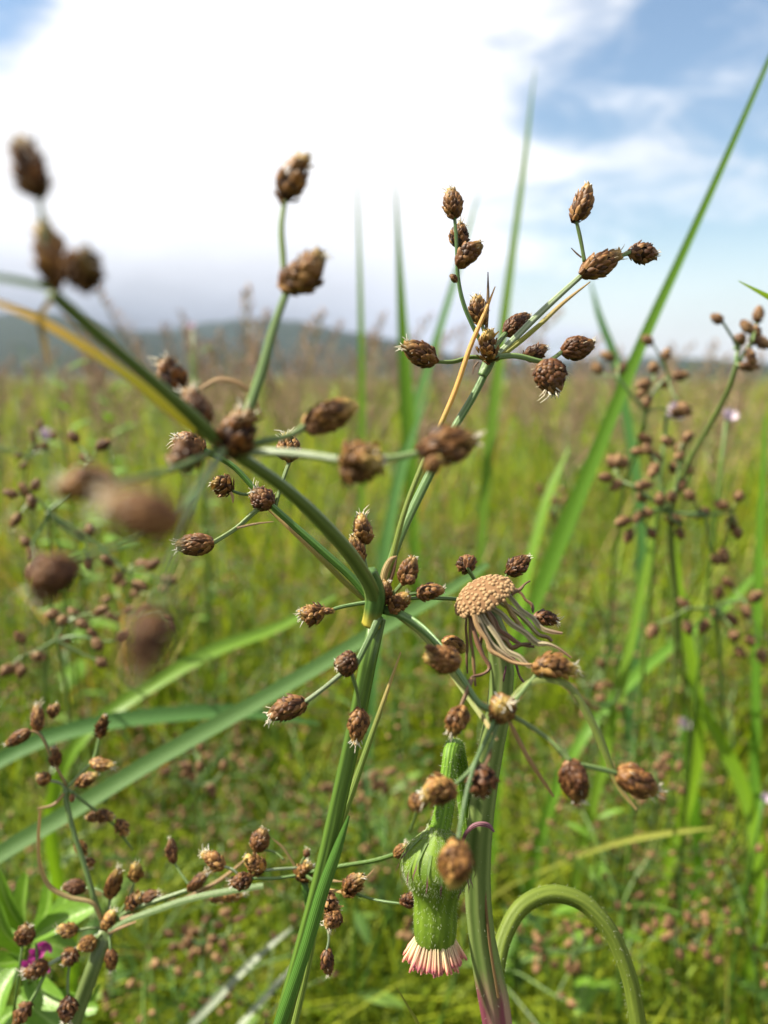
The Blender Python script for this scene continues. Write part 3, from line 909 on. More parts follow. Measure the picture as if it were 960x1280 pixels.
mb = MB()
NS = 52
V, A = [], []
pp = spline([(h, r_, 0) for h, r_ in prof], 44)
for k, (h, r_, _) in enumerate(pp):
    for i in range(NS):
        a = i * 2 * math.pi / NS
        rg = 1 + (0.035 if h > 60 else 0.05) * abs(math.sin(a * 6.5)) ** 0.6 + 0.02 * math.sin(a * 3 + h * 0.05)
        V.append((r_ * rg * math.cos(a) * PXM, r_ * rg * math.sin(a) * PXM, h * PXM))
        A.append((i / NS, k / 43, 0.5 if h < 70 else 0.35))
f = [(k * NS + i, k * NS + (i + 1) % NS, (k + 1) * NS + (i + 1) % NS, (k + 1) * NS + i) for k in range(43) for i in range(NS)]
f.append(tuple(43 * NS + i for i in range(NS)))
mb.add(V, f, A)
head = link('flower_head', mb.mesh('flower_head', MT['tgreen']), T, ax0 - troot)
head.rotation_mode = 'QUATERNION'
head.rotation_quaternion = hq
# small outer bracts with purple tips
for i in range(24):
    a = i * 2.39996 + 0.4
    h0 = rng.uniform(12, 44)
    ln = rng.uniform(24, 44)
    pts, sd = [], []
    for k in range(7):
        s = k / 6
        h = h0 + ln * s
        r_ = prof_r(h) * 1.03 + 1.2 + 9 * s ** 2 * rng.uniform(0.6, 1.2)
        pts.append((r_ * math.cos(a) * PXM, r_ * math.sin(a) * PXM, h * PXM))
    mb = MB()
    add_strip(mb, np.array(pts), np.array([3.2, 3.4, 3.2, 2.8, 2.2, 1.6, 0.4]) * PXM, np.array([-math.sin(a), math.cos(a), 0]), 0.4, rng.random(), cols=3)
    link('outer_bract', mb.mesh('outer_bract', MT['calyx']), head)
# florets
mb = MB()
L = 37 * PXM
cc = np.array([[0, 0, k / 7 * L] for k in range(8)])
add_tube(mb, cc, np.array([1.1, 1.2, 1.3, 1.4, 1.6, 2.0, 2.5, 1.4]) * PXM, 6, 0.1, 1.0, 0.5)
FLO = mb.mesh('floret', MT['floret'])
for i in range(270):
    q = math.sqrt((i + 0.5) / 270)
    a = i * 2.39996
    r_ = 22.5 * q
    tilt = math.radians(28) * q ** 1.6 + rng.normalvariate(0, 0.06)
    o = link('floret', FLO, head, (r_ * math.cos(a) * PXM, r_ * math.sin(a) * PXM, (144 - 2 * q + rng.uniform(-3, 2)) * PXM))
    dv = Vector((math.cos(a) * math.sin(tilt), math.sin(a) * math.sin(tilt), math.cos(tilt)))
    o.rotation_mode = 'QUATERNION'
    o.rotation_quaternion = dv.to_track_quat('Z', 'Y')
    o.scale = (0.74, 0.74, rng.uniform(0.84, 1.08) * (1.08 - 0.14 * q))


def hairs(mb, p, n, ln, down, th=0.17):
    """one short hair at p leaning along n + down"""
    d = (n + down + np.array([rng.normalvariate(0, .25) for _ in range(3)]))
    d /= np.linalg.norm(d)
    e = p + d * ln
    m = p + d * ln * 0.5 + np.array([rng.normalvariate(0, .06) for _ in range(3)]) * ln
    add_tube(mb, np.array([p, m, e]), np.array([1, 0.8, 0.2]) * th * PXM, 3, rnd=rng.random(), cap=False)


mb = MB()
for i in range(2800):
    h = 76 * rng.random() if rng.random() < 0.88 else rng.uniform(70, 150)
    a = rng.uniform(0, 6.283)
    r_ = prof_r(h) * 1.03
    hairs(mb, np.array((r_ * math.cos(a), r_ * math.sin(a), h)) * PXM, np.array((math.cos(a), math.sin(a), 0)), rng.uniform(1.5, 4) * PXM, np.array((0, 0, 0.9)))
tag(link('hair', mb.mesh('hair', MT['hair']), head), kind='stuff')
mb = MB()
for C_, W_, num, lo in ((PED_C, PED_W, 900, 8), (STEM_C, STEM_W, 700, 24), (ARCH_C, ARCH_W, 260, 2)):
    t_, N_, B_ = frames(C_)
    for i in range(num):
        k = rng.randrange(lo, len(C_))
        a = rng.uniform(0, 6.283)
        nn = N_[k] * math.cos(a) + B_[k] * math.sin(a)
        off = t_[k] * rng.uniform(-0.5, 0.5) * np.linalg.norm(C_[k] - C_[k - 1])
        hairs(mb, C_[k] + off + nn * W_[k] * 0.95 - np.array(troot), nn, rng.uniform(2, 4.5) * PXM, t_[k] * 0.3, 0.2)
tag(link('hair', mb.mesh('hair', MT['hair']), T), kind='stuff')

# old seed head: pitted dome (receptacle) and dried reflexed bracts
rc = P(606, 748, 0.0985)
rn_ = (RIGHT * -0.47 + UP * 0.84 - FWD * 0.24).normalized()
rq = rn_.to_track_quat('Z', 'Y')
RM = 0.0985 / F
mb = MB()
V, A = [], []
NS, NK = 40, 14
for k in range(NK):
    s = k / (NK - 1)
    if s < 0.75:
        u = s / 0.75
        r_, h = 39 * math.sin(u * math.pi / 2) ** 0.9, 22 * math.cos(u * math.pi / 2) ** 1.2
    else:
        u = (s - 0.75) / 0.25
        r_, h = 39 - 26 * u, -9 * u
    for i in range(NS):
        a = i * 2 * math.pi / NS
        V.append((r_ * math.cos(a) * RM, r_ * math.sin(a) * RM, h * RM))
        A.append((i / NS, s, 0.5))
f = [(k * NS + i, (k + 1) * NS + i, (k + 1) * NS + (i + 1) % NS, k * NS + (i + 1) % NS) for k in range(NK - 1) for i in range(NS)]
mb.add(V, f, A)
seed = link('seed_head', mb.mesh('seed_head', MT['pits']), T, rc - troot)
seed.rotation_mode = 'QUATERNION'
seed.rotation_quaternion = rq
mb = MB()
L = 1.0
add_tube(mb, np.array([[0, 0, -0.6], [0, 0, 0.3], [0, 0, 0.75], [0, 0, 0.85]]), np.array([1, 0.95, 0.62, 0.2]), 7, rnd=0.5)
KNOB = mb.mesh('fruit_scar', MT['receptacle'])
for i in range(190):
    q = math.sqrt((i + 0.5) / 190)
    u = q * 0.99
    a = i * 2.39996 + rng.normalvariate(0, 0.06)
    th = u * math.pi / 2
    th = min(th + rng.normalvariate(0, 0.03), 1.56)
    r_, h = 39 * math.sin(th) ** 0.9, 22 * math.cos(th) ** 1.2
    o = link('fruit_scar', KNOB, seed, (r_ * math.cos(a) * RM, r_ * math.sin(a) * RM, h * RM))
    nv = Vector((math.cos(a) * math.sin(th) ** 2.2 * 0.9, math.sin(a) * math.sin(th) ** 2.2 * 0.9, 0.9 * math.cos(th) + 0.25)).normalized()
    o.rotation_mode = 'QUATERNION'
    o.rotation_quaternion = nv.to_track_quat('Z', 'Y')
    k = 3.0 * RM * rng.uniform(0.72, 1.15)
    if rng.random() < 0.04:
        k *= 0.45
    o.scale = (k, k, k * rng.uniform(0.6, 1.0))
for pts, ws, d0, d1, mt in (
        ([(632, 737), (652, 760), (678, 784), (703, 791)], [9, 12, 9, 5], 0.099, 0.096, 'dry_bract'),
        ([(632, 733), (652, 742), (665, 756), (666, 766)], [5, 6, 5, 3], 0.101, 0.1, 'bract_brown'),
        ([(636, 748), (650, 737), (663, 726)], [5, 5, 3], 0.0995, 0.1, 'bract_brown'),
        ([(612, 757), (640, 779), (672, 803), (698, 810), (714, 822)], [9, 10, 9, 6, 3], 0.0985, 0.095, 'dry_bract'),
        ([(602, 763), (616, 785), (634, 812), (662, 832), (694, 838)], [9, 11, 10, 8, 4], 0.0965, 0.093, 'dry_bract'),
        ([(596, 766), (608, 792), (628, 815), (652, 830)], [8, 11, 9, 5], 0.096, 0.094, 'dry_bract'),
        ([(612, 764), (625, 786), (645, 801), (668, 808)], [8, 9, 7, 4], 0.099, 0.098, 'bract_brown'),
        ([(585, 768), (587, 800), (591, 830), (594, 858)], [6, 7, 6, 3], 0.0985, 0.098, 'bract_brown'),
        ([(589, 768), (598, 805), (612, 836), (600, 844), (585, 852)], [6, 8, 6, 5, 3], 0.098, 0.096, 'bract_brown'),
        ([(582, 768), (583, 805), (584, 842)], [5, 6, 3], 0.0995, 0.1, 'bract_brown'),
        ([(622, 790), (630, 815), (629, 852)], [5, 6, 3], 0.101, 0.101, 'purple'),
        ([(630, 800), (640, 820), (635, 855)], [5, 6, 3], 0.102, 0.102, 'purple'),
        ([(640, 810), (646, 832), (650, 846), (660, 858)], [4, 5, 4, 2], 0.1, 0.1, 'purple'),
        ([(622, 752), (648, 768), (676, 795), (690, 802)], [8, 9, 7, 4], 0.101, 0.099, 'dry_bract'),
        ([(606, 762), (622, 795), (640, 810), (664, 805)], [7, 8, 7, 4], 0.0975, 0.097, 'bract_brown'),
        ([(600, 764), (604, 785), (600, 815)], [7, 7, 4], 0.1005, 0.102, 'bract_brown'),
        ([(626, 745), (640, 770), (655, 790), (662, 802)], [8, 8, 6, 3], 0.1, 0.099, 'bract_tan'),
        ([(592, 768), (600, 790), (612, 812), (640, 828), (672, 830)], [7, 8, 7, 5, 3], 0.0955, 0.093, 'bract_tan')):
    fine = []
    for (xa, ya), (xb, yb) in zip(pts, pts[1:]):
        fine += [(xa, ya), ((xa + xb) / 2 + rng.uniform(-2.2, 2.2), (ya + yb) / 2 + rng.uniform(-2.2, 2.2))]
    fine.append(pts[-1])
    wf = np.interp(np.linspace(0, 1, len(fine)), np.linspace(0, 1, len(ws)), ws)
    blade(T, 'dried_bract', fine, [w_ * rng.uniform(0.6, 0.95) for w_ in wf], d0, d1, mt, 0.9, rng.uniform(-0.9, 0.9), n=26)

# ------------------------------------------------------------------ two more sedges at the lower left
foot = P(84, 1300, 0.14)
root2 = ground_under(foot, 0.0, 0.008)
S2 = thing('sedge_plant', 'sedge in the lower left corner with a stout culm and spreading brown spikelets', 'sedge', root2)
stem(S2, 'culm', [(132, 1163), (118, 1205), (100, 1250), (84, 1300)], 19, 22, 0.138, 0.14, 'pedicel', 0.16, 0.65, extra=[tuple(root2 - Vector((0, 0, 0.003)))], n=26)
D2 = 0.138
for pts, w0, w1, d0, d1, mt in (
        ([(130, 1160), (122, 1138), (108, 1090), (92, 1040), (83, 1002), (82, 985)], 8, 7, D2, 0.14, 'ray'),
        ([(82, 985), (75, 979), (62, 976)], 4, 4, 0.14, 0.139, 'bract_pale'), ([(83, 982), (66, 952), (40, 914), (34, 914)], 4, 3, 0.14, 0.138, 'bract_tan'),
        ([(64, 945), (56, 925), (48, 912)], 3, 3, 0.139, 0.139, 'ray'), ([(84, 980), (76, 968), (70, 957)], 3, 3, 0.14, 0.14, 'pedicel'),
        ([(85, 984), (100, 968), (115, 952), (124, 921)], 4, 3, 0.14, 0.141, 'pedicel'), ([(86, 987), (110, 1006), (135, 1024), (166, 1062)], 5, 3, 0.14, 0.143, 'ray'),
        ([(130, 1160), (112, 1160), (95, 1164)], 4, 4, D2, 0.137, 'pedicel'), ([(130, 1163), (122, 1172), (115, 1178)], 5, 4, D2, 0.136, 'pedicel'),
        ([(134, 1165), (137, 1176), (138, 1189)], 4, 3, D2, 0.136, 'ray'), ([(128, 1166), (100, 1183), (75, 1198), (56, 1208)], 7, 5, D2, 0.134, 'bract_pale'),
        ([(87, 1205), (85, 1225), (85, 1248)], 4, 4, 0.135, 0.134, 'pedicel'), ([(58, 1212), (48, 1235), (36, 1256)], 5, 4, 0.134, 0.133, 'pedicel'),
        ([(46, 1206), (46, 1195), (45, 1180)], 4, 3, 0.134, 0.134, 'pedicel'), ([(131, 1156), (136, 1135), (138, 1118)], 4, 4, D2, 0.14, 'pedicel'),
        ([(138, 1122), (122, 1112), (104, 1110)], 3, 3, 0.14, 0.141, 'pedicel'), ([(150, 1142), (162, 1120), (170, 1098)], 4, 3, D2, 0.139, 'pedicel'),
        ([(134, 1158), (160, 1140), (200, 1125), (238, 1112)], 7, 6, D2, 0.136, 'ray'), ([(236, 1106), (226, 1092), (217, 1077)], 4, 3, 0.136, 0.138, 'ray')):
    stem(S2, 'ray', pts, w0, w1, d0, d1, mt)
blade(S2, 'bract', [(135, 1164), (160, 1150), (190, 1139), (235, 1124), (290, 1113), (329, 1107)], [4, 7, 8, 8, 8, 7], 0.136, 0.134, 'pedicel', 0.3, 0.2)
blade(S2, 'bract', [(150, 1150), (225, 1126), (275, 1100), (312, 1070)], [6, 5, 5, 2], 0.1365, 0.137, 'bract_tan', 0.5)
blade(S2, 'bract', [(126, 1150), (118, 1131), (85, 1121), (62, 1108), (51, 1085), (48, 1050), (50, 1014)], [4, 5, 6, 6, 5, 4, 3], 0.137, 0.136, 'bract_tan', 0.5)
blade(S2, 'bract', [(80, 992), (68, 1005), (47, 1011)], [3, 4, 2], 0.139, 0.138, 'bract_tan', 0.5)
blade(S2, 'bract', [(135, 1166), (150, 1160), (170, 1152)], [5, 4, 2], 0.136, 0.135, 'bract_tan', 0.5)
for a in ((63, 976, 45, 970, 0.139, 20), (47, 914, 47, 881, 0.139, 18), (63, 896, 72, 880, 0.141, 17), (36, 914, 9, 931, 0.138, 19), (70, 958, 68, 934, 0.14, 18), (124, 922, 132, 892, 0.141, 17),
          (113, 953, 143, 958, 0.14, 19), (95, 981, 121, 968, 0.139, 19), (87, 998, 94, 997, 0.139, 11), (119, 1018, 143, 1022, 0.141, 19), (123, 1020, 108, 1023, 0.142, 15), (146, 1025, 160, 1045, 0.142, 19),
          (97, 1163, 70, 1162, 0.137, 21), (119, 1175, 97, 1186, 0.136, 22), (94, 1186, 80, 1208, 0.135, 24), (131, 1163, 143, 1136, 0.137, 21), (138, 1187, 140, 1212, 0.136, 20), (60, 1206, 29, 1219, 0.134, 23),
          (28, 1180, 35, 1157, 0.134, 27), (38, 1254, 18, 1280, 0.133, 23), (87, 1246, 82, 1280, 0.133, 26), (136, 1121, 149, 1086, 0.14, 25), (106, 1110, 78, 1107, 0.141, 21), (169, 1102, 171, 1078, 0.139, 18),
          (158, 1134, 178, 1120, 0.138, 24), (178, 1125, 199, 1117, 0.138, 20), (236, 1113, 259, 1091, 0.136, 18), (217, 1079, 213, 1047, 0.138, 17), (95, 1052, 108, 1070, 0.142, 16), (110, 1072, 114, 1086, 0.143, 14)):
    sp(S2, *a[:5], a[5] * 0.88)
stem(S2, 'culm', [(28, 1180), (22, 1230), (12, 1300)], 4, 5, 0.134, 0.136, 'culm', extra=[tuple(ground_under(P(10, 1300, 0.136)))])

foot = P(346, 1300, 0.145)
root3 = ground_under(foot, 0.0, 0.01)
S3 = thing('sedge_plant', 'small sedge with spikelets either side of the tall foreground culm', 'sedge', root3)
D3 = 0.126
stem(S3, 'culm', [(379, 1094, D3), (388, 1130, 0.129), (378, 1190, 0.134), (350, 1290, 0.142)], 9, 11, D3, 0.142, 'culm', 0.12, 0.8, extra=[tuple(root3 - Vector((0, 0, 0.003)))])
for pts, w0, w1, d0, d1, mt in (
        ([(378, 1093), (345, 1098), (314, 1098)], 5, 4, D3, 0.124, 'ray'), ([(300, 1096), (292, 1088), (279, 1083)], 4, 4, 0.124, 0.124, 'bract_pale'),
        ([(372, 1085), (352, 1086), (330, 1088)], 4, 4, D3, 0.125, 'bract_pale'), ([(376, 1080), (378, 1076), (382, 1070)], 3, 3, D3, D3, 'pedicel'),
        ([(355, 1075), (345, 1066), (325, 1062)], 3, 3, D3, 0.127, 'pedicel'),
        ([(380, 1092), (430, 1082), (475, 1074), (499, 1066)], 6, 6, D3, 0.121, 'culm'), ([(382, 1094), (398, 1106), (406, 1120)], 6, 4, D3, 0.116, 'ray'),
        ([(384, 1097), (405, 1110), (430, 1116)], 5, 4, D3, 0.12, 'bract_yellow'), ([(440, 1116), (470, 1125), (504, 1130)], 4, 3, 0.12, 0.117, 'ray'),
        ([(408, 1155), (411, 1172), (408, 1190)], 3, 3, 0.116, 0.115, 'bract_pale')):
    stem(S3, 'ray', pts, w0, w1, d0, d1, mt)
blade(S3, 'bract', [(372, 1088), (364, 1075), (352, 1058), (340, 1048)], [3, 3.5, 3, 1], D3, D3, 'bract_tan', 0.5)
blade(S3, 'bract', [(395, 1096), (410, 1100), (428, 1102)], [4, 4, 1], 0.121, 0.12, 'bract_tan', 0.5)
blade(S3, 'bract', [(440, 1110), (455, 1100), (468, 1086)], [3, 3, 1], 0.12, 0.12, 'bract_tan', 0.5)
for a in ((372, 1100, 388, 1078, D3, 27), (315, 1098, 288, 1104, 0.124, 24), (280, 1084, 253, 1066, 0.124, 23), (331, 1088, 307, 1072, 0.125, 25), (320, 1064, 331, 1035, 0.127, 29), (382, 1071, 385, 1060, D3, 11),
          (404, 1116, 421, 1140, 0.116, 26), (424, 1140, 408, 1158, 0.115, 25), (430, 1117, 453, 1095, 0.12, 25), (503, 1131, 521, 1118, 0.117, 21), (408, 1187, 411, 1218, 0.115, 18), (494, 1070, 510, 1056, 0.121, 19),
          (262, 1122, 280, 1118, 0.142, 17), (275, 1122, 308, 1117, 0.14, 16)):
    sp(S3, *a[:5], a[5] * 0.92, None, rng.choice((0, 1, 2)))


# ------------------------------------------------------------------ softer sedges farther back: node, culm and spikelets
def mid_sedge(label, nodes, culm, spots, d, w=14, lpx=17.5, mat='pedicel', cw=7):
    last = P(*culm[-1][:2], d * 1.5)
    rt = ground_under(last, 0.0, 0.05)
    R = thing('sedge_plant', label, 'sedge', rt)
    stem(R, 'culm', culm, cw * 0.75, cw * 0.4, d, d * 1.5, 'pedicel', extra=[tuple(rt - Vector((0, 0, 0.003)))])
    for k, nd in enumerate(nodes[1:]):
        a, b = nodes[0], nd
        stem(R, 'ray', [a, ((a[0] + b[0]) / 2 + rng.uniform(-5, 5), (a[1] + b[1]) / 2 + rng.uniform(-5, 5)), b], cw * 0.7, cw * 0.5, d, d, 'ray', sides=6)
    for (x, y) in spots:
        nd = min(nodes, key=lambda q: math.hypot(q[0] - x, q[1] - y))
        dx, dy = x - nd[0], y - nd[1]
        l = math.hypot(dx, dy) + 1e-6
        ux, uy = dx / l + rng.uniform(-.5, .5), dy / l + rng.uniform(-.5, .5)
        u = math.hypot(ux, uy) + 1e-6
        ux, uy = ux / u, uy / u
        ln = lpx * rng.uniform(0.85, 1.2)
        b = (x - ux * ln / 2, y - uy * ln / 2)
        t = (x + ux * ln / 2, y + uy * ln / 2)
        dd = d * rng.uniform(0.97, 1.04)
        if l > ln * 0.6:
            stem(R, 'pedicel', [(nd[0], nd[1], d), ((nd[0] + b[0]) / 2 + rng.uniform(-4, 4), (nd[1] + b[1]) / 2 + rng.uniform(-4, 4), (d + dd) / 2), (b[0], b[1], dd)], cw * 0.45, cw * 0.35, d, d, mat, sides=5, n=7)
        sp(R, b[0], b[1], t[0], t[1], dd, w * rng.uniform(0.9, 1.1), None, -1, True)
    return R


mid_sedge('blurred sedge left of centre with spikelets below the large foreground ones', [(70, 800), (95, 772), (120, 800), (30, 820), (130, 830)], [(68, 775), (73, 805), (84, 870), (93, 960)],
          [(65, 768), (78, 776), (93, 768), (25, 797), (78, 800), (115, 792), (122, 806), (126, 828), (18, 835), (8, 838), (27, 840), (48, 820), (155, 795), (127, 763), (103, 780)], 0.20)
mid_sedge('blurred sedge at the left edge with scattered spikelets above the meadow', [(60, 640), (40, 620), (110, 580), (40, 680), (110, 680), (160, 715)], [(60, 640), (66, 720), (60, 800), (55, 900)],
          [(92, 546), (129, 556), (107, 573), (13, 617), (30, 612), (45, 606), (40, 628), (20, 650), (32, 677), (40, 690), (100, 668), (112, 662), (110, 704), (134, 700), (148, 722), (175, 732), (180, 705), (192, 705), (212, 725), (40, 714)], 0.215)
mid_sedge('sedge at the right edge whose spikelets stand against the sky', [(922, 455), (924, 435), (940, 430)], [(922, 452), (912, 485), (885, 535), (855, 590), (838, 645), (845, 760)],
          [(896, 398), (948, 393), (933, 408), (925, 424), (954, 429), (939, 446), (936, 458), (945, 415)], 0.18, 15, 20, 'pedicel', 9)
mid_sedge('blurred sedge behind the long leaning grass blade on the right', [(808, 515), (815, 480), (772, 470), (835, 470)], [(808, 512), (800, 550), (782, 600), (770, 680), (760, 800)],
          [(809, 425), (833, 442), (817, 459), (851, 469), (832, 478), (805, 480), (803, 490), (809, 502), (856, 511), (848, 516), (759, 445), (746, 460), (777, 461)], 0.235)
mid_sedge('dense blurred sedge head in the middle of the right side', [(835, 640), (820, 575), (850, 570), (775, 600), (805, 640), (880, 640), (915, 640), (850, 655)], [(838, 640), (842, 700), (850, 800), (860, 950)],
          [(806, 548), (797, 564), (809, 561), (834, 551), (850, 559), (860, 546), (819, 572), (817, 588), (842, 584), (849, 570), (765, 577), (757, 597), (770, 607), (805, 607), (860, 587), (852, 606), (802, 620), (825, 624), (840, 621), (862, 619),
           (810, 641), (797, 647), (779, 652), (786, 670), (815, 667), (842, 650), (850, 667), (877, 642), (901, 631), (924, 620), (914, 654), (922, 666), (905, 695), (896, 700), (780, 578), (772, 576)], 0.225)
mid_sedge('low blurred sedge at the right with drooping spikelets below the dense head', [(895, 760), (860, 760), (930, 750)], [(895, 765), (900, 830), (905, 920), (905, 1000)],
          [(909, 728), (899, 740), (855, 755), (895, 768), (933, 765), (945, 745), (918, 795), (938, 800), (880, 783), (815, 790), (860, 785), (915, 775), (952, 820), (925, 815)], 0.25)

for label, x, y, d, n_, rad in (
        ('blurred sedge left of the culm, just under the bright yellow-green blade', 175, 775, 0.27, 14, 62), ('small sedge far left beneath the yellow bract', 35, 572, 0.30, 15, 60),
        ('soft sedge between the diagonal blade and the main culm', 245, 985, 0.24, 15, 60), ('soft sedge behind the pale curved bract right of the seed head', 735, 880, 0.29, 16, 62),
        ('low sedge left of the arching blades near the right edge', 820, 985, 0.27, 16, 66), ('low sedge in the bottom right corner behind the arched stem', 850, 1185, 0.25, 18, 70),
        ('low sedge inside the arch of the curved stem', 715, 1195, 0.26, 16, 56), ('soft sedge low between the culm and the nodding flower', 455, 985, 0.28, 14, 50),
        ('soft sedge at mid height right of the centre blades', 690, 640, 0.36, 14, 50), ('low sedge behind the pale flat bract at the lower left', 255, 1180, 0.23, 15, 58)):
    nodes, spots_ = [(x, y)], []
    for i in range(5):
        a = i * 1.2566 + rng.uniform(-.5, .5)
        nodes.append((x + math.cos(a) * rad * rng.uniform(.35, .7), y - abs(math.sin(a)) * rad * rng.uniform(.2, .7)))
    for i in range(n_):
        q = rng.choice(nodes)
        a = rng.uniform(0, 6.28)
        r_ = rng.uniform(8, rad * 0.5)
        spots_.append((q[0] + r_ * math.cos(a), q[1] + r_ * math.sin(a) * 0.9))
    mid_sedge(label, nodes, [(x, y), (x + rng.uniform(-4, 4), y + 40), (x + rng.uniform(-12, 12), y + 100)], spots_, d, 0.0025 * F / d, 0.0033 * F / d, 'pedicel', 0.0013 * F / d)

# ------------------------------------------------------------------ single grass blades
G = [
    ('long green grass blade leaning right, its tip leaving the frame at the top right', [(985, 20), (918, 175), (862, 300), (805, 425), (745, 570), (695, 690), (655, 790)], [5, 9, 12, 16, 20, 24, 17], 0.20, 0.30, 'blade', (-0.01, 0.05), 0.25),
    ('tall thin grass blade right of centre, reaching highest against the sky', [(669, 82), (655, 210), (638, 340), (621, 480), (606, 620), (596, 760)], [1, 8, 12, 16, 14, 8], 0.46, 0.52, 'blade', (-0.005, 0.06), 0.2),
    ('thin upright grass blade with tip left of centre against the cloud', [(446, 222), (450, 330), (452, 420), (453, 500), (452, 620), (450, 760)], [1, 7, 10, 12, 10, 6], 0.46, 0.52, 'blade', (0.0, 0.06), 0.2),
    ('broad upright grass blade in the centre behind the sedge', [(494, 225), (500, 330), (505, 420), (510, 500), (516, 620), (520, 760)], [1, 10, 17, 22, 19, 10], 0.46, 0.54, 'blade', (0.0, 0.06), 0.25),
    ('pale out-of-focus grass blade leaning right behind the upper spikelets', [(602, 228), (575, 330), (545, 430), (520, 510), (492, 630), (470, 760)], [1, 10, 13, 15, 17, 18], 0.5, 0.56, 'blade_cool', (-0.01, 0.06), 0.3),
    ('wide green blade lying diagonally across the lower left', [(610, 705), (560, 738), (490, 778), (400, 832), (300, 890), (190, 952), (80, 1020), (-40, 1095)], [8, 15, 18, 20, 21, 22, 22, 22], 0.20, 0.17, 'blade_cool', (-0.02, 0.0), 0.25),
    ('bright yellow-green blade above the diagonal blade', [(420, 745), (345, 785), (270, 812), (200, 850), (120, 905)], [4, 14, 18, 19, 18], 0.29, 0.26, 'blade_bright', (-0.03, 0.03), 0.3),
    ('pale arching blade behind the diagonal blade at the left', [(400, 905), (300, 890), (200, 895), (110, 908), (40, 930), (-40, 975)], [3, 17, 21, 21, 21, 20], 0.24, 0.22, 'blade_cool', (-0.03, 0.02), 0.3),
    ('upright blade along the right edge of the frame', [(958, 520), (952, 650), (948, 800), (945, 960), (944, 1080)], [5, 14, 16, 16, 15], 0.29, 0.33, 'blade', (0.0, 0.04), 0.3),
    ('broad blade arching down to the right edge', [(855, 840), (885, 895), (915, 950), (938, 1010), (950, 1090)], [4, 16, 20, 19, 16], 0.30, 0.29, 'blade_bright', (0.01, 0.03), 0.3),
    ('broad bright blade standing left of the arching one at the right', [(858, 870), (862, 930), (868, 1000), (875, 1080)], [4, 17, 19, 16], 0.33, 0.35, 'blade_bright', (0.0, 0.04), 0.3),
    ('green blade tip entering from the right edge below the blue sky', [(923, 351), (945, 363), (985, 382), (1060, 430), (1130, 520)], [1, 7, 9, 10, 11], 0.135, 0.15, 'blade', (0.03, 0.02), 0.5),
    ('yellowish stalk lying level at the lower right', [(893, 1035), (850, 1040), (810, 1046), (765, 1056), (730, 1068)], [2, 6, 7, 6, 4], 0.25, 0.30, 'blade_yellow', (-0.06, 0.08), 0.6),
    ('faint blade leaning left below the right-hand spikelets', [(738, 350), (752, 400), (768, 440), (785, 520), (800, 620)], [2, 12, 14, 16, 16], 0.42, 0.42, 'blade_cool', (0.01, 0.03), 0.3),
    ('pale dry blade lying low at the bottom, left of the culm', [(365, 1160), (318, 1200), (270, 1250), (225, 1300)], [3, 9, 10, 9], 0.24, 0.23, 'blade_pale', (-0.01, 0.0), 0.3),
    ('second pale dry blade beside the culm at the bottom', [(385, 1190), (340, 1238), (295, 1290)], [3, 9, 9], 0.24, 0.23, 'blade_pale', (-0.01, 0.0), 0.3),
    ('thin yellow-green blade tip at the bottom centre', [(496, 1234), (508, 1252), (522, 1275), (545, 1330)], [2, 6, 7, 8], 0.115, 0.12, 'blade_yellow', (0.006, 0.01), 0.5),
    ('green blade rising behind the orange bract at mid height', [(540, 480), (512, 560), (492, 640), (480, 720), (472, 800)], [3, 12, 15, 16, 16], 0.36, 0.37, 'blade_cool', (-0.01, 0.03), 0.3),
    ('soft green blade right of centre between the leaning blades', [(712, 560), (690, 610), (672, 670), (655, 740)], [3, 14, 17, 18], 0.34, 0.34, 'blade_bright', (-0.01, 0.03), 0.3),
    ('dark green blade crossing behind the dense right-hand sedge', [(960, 700), (905, 760), (850, 800), (790, 850), (745, 900)], [4, 12, 14, 15, 15], 0.33, 0.30, 'blade', (-0.03, 0.03), 0.3),
    ('upright blade below the dense right-hand sedge head', [(838, 640), (848, 720), (862, 800), (875, 880)], [6, 18, 20, 20], 0.30, 0.31, 'blade_bright', (0.0, 0.04), 0.3),
    ('narrow blade leaning left below the dense sedge head', [(820, 655), (806, 720), (790, 800), (770, 890)], [4, 12, 14, 15], 0.29, 0.3, 'blade', (-0.01, 0.04), 0.3),
]
for label, pts, ws, d0, d1, mt, gr, fold in G:
    o = blade(None, 'grass_blade', pts, ws, d0, d1, mt, fold, rng.uniform(-0.95, -0.55) if abs(pts[0][0] - pts[-1][0]) < abs(pts[0][1] - pts[-1][1]) else -0.4, gr)
    tag(o, label, 'grass blade', 'single grass blades in the meadow', 'thing')

# ------------------------------------------------------------------ leafy herb with a magenta flower, lower left
M = Mat('herb_leaf', 0.38, 0.45, 0.35)
mid = M.smooth(M.math('ABSOLUTE', M.math('SUBTRACT', M.u, 0.5)), 0.02, 0.07, 1.0, 0.0)
c = M.mix(M.uvnoise(5, 8, 4), (0.08, 0.19, 0.013), (0.17, 0.32, 0.03))
c = M.mix(M.math('MULTIPLY', mid, 0.5), c, (0.34, 0.48, 0.14))
MT['leaf'] = M.color(c)
M.bump(M.uvnoise(9, 16, 3), 0.0003, 0.5)
M = Mat('magenta_petals', 0.5, 0.3, 0.3)
MT['petal'] = M.color(M.mix(M.uvnoise(6, 4), (0.24, 0.012, 0.13), (0.46, 0.06, 0.30)), (1, 0.8, 1))
lr = ground_under(P(20, 1270, 0.17), -0.005, 0.01)
HB = thing('leafy_herb', 'bright green leafy herb with a magenta flower in the lower left corner', 'herb', lr)
stem(HB, 'stem', [(38, 1165), (30, 1200), (25, 1250), (22, 1300)], 8, 11, 0.162, 0.172, 'tarch', extra=[tuple(lr - Vector((0, 0, 0.003)))])
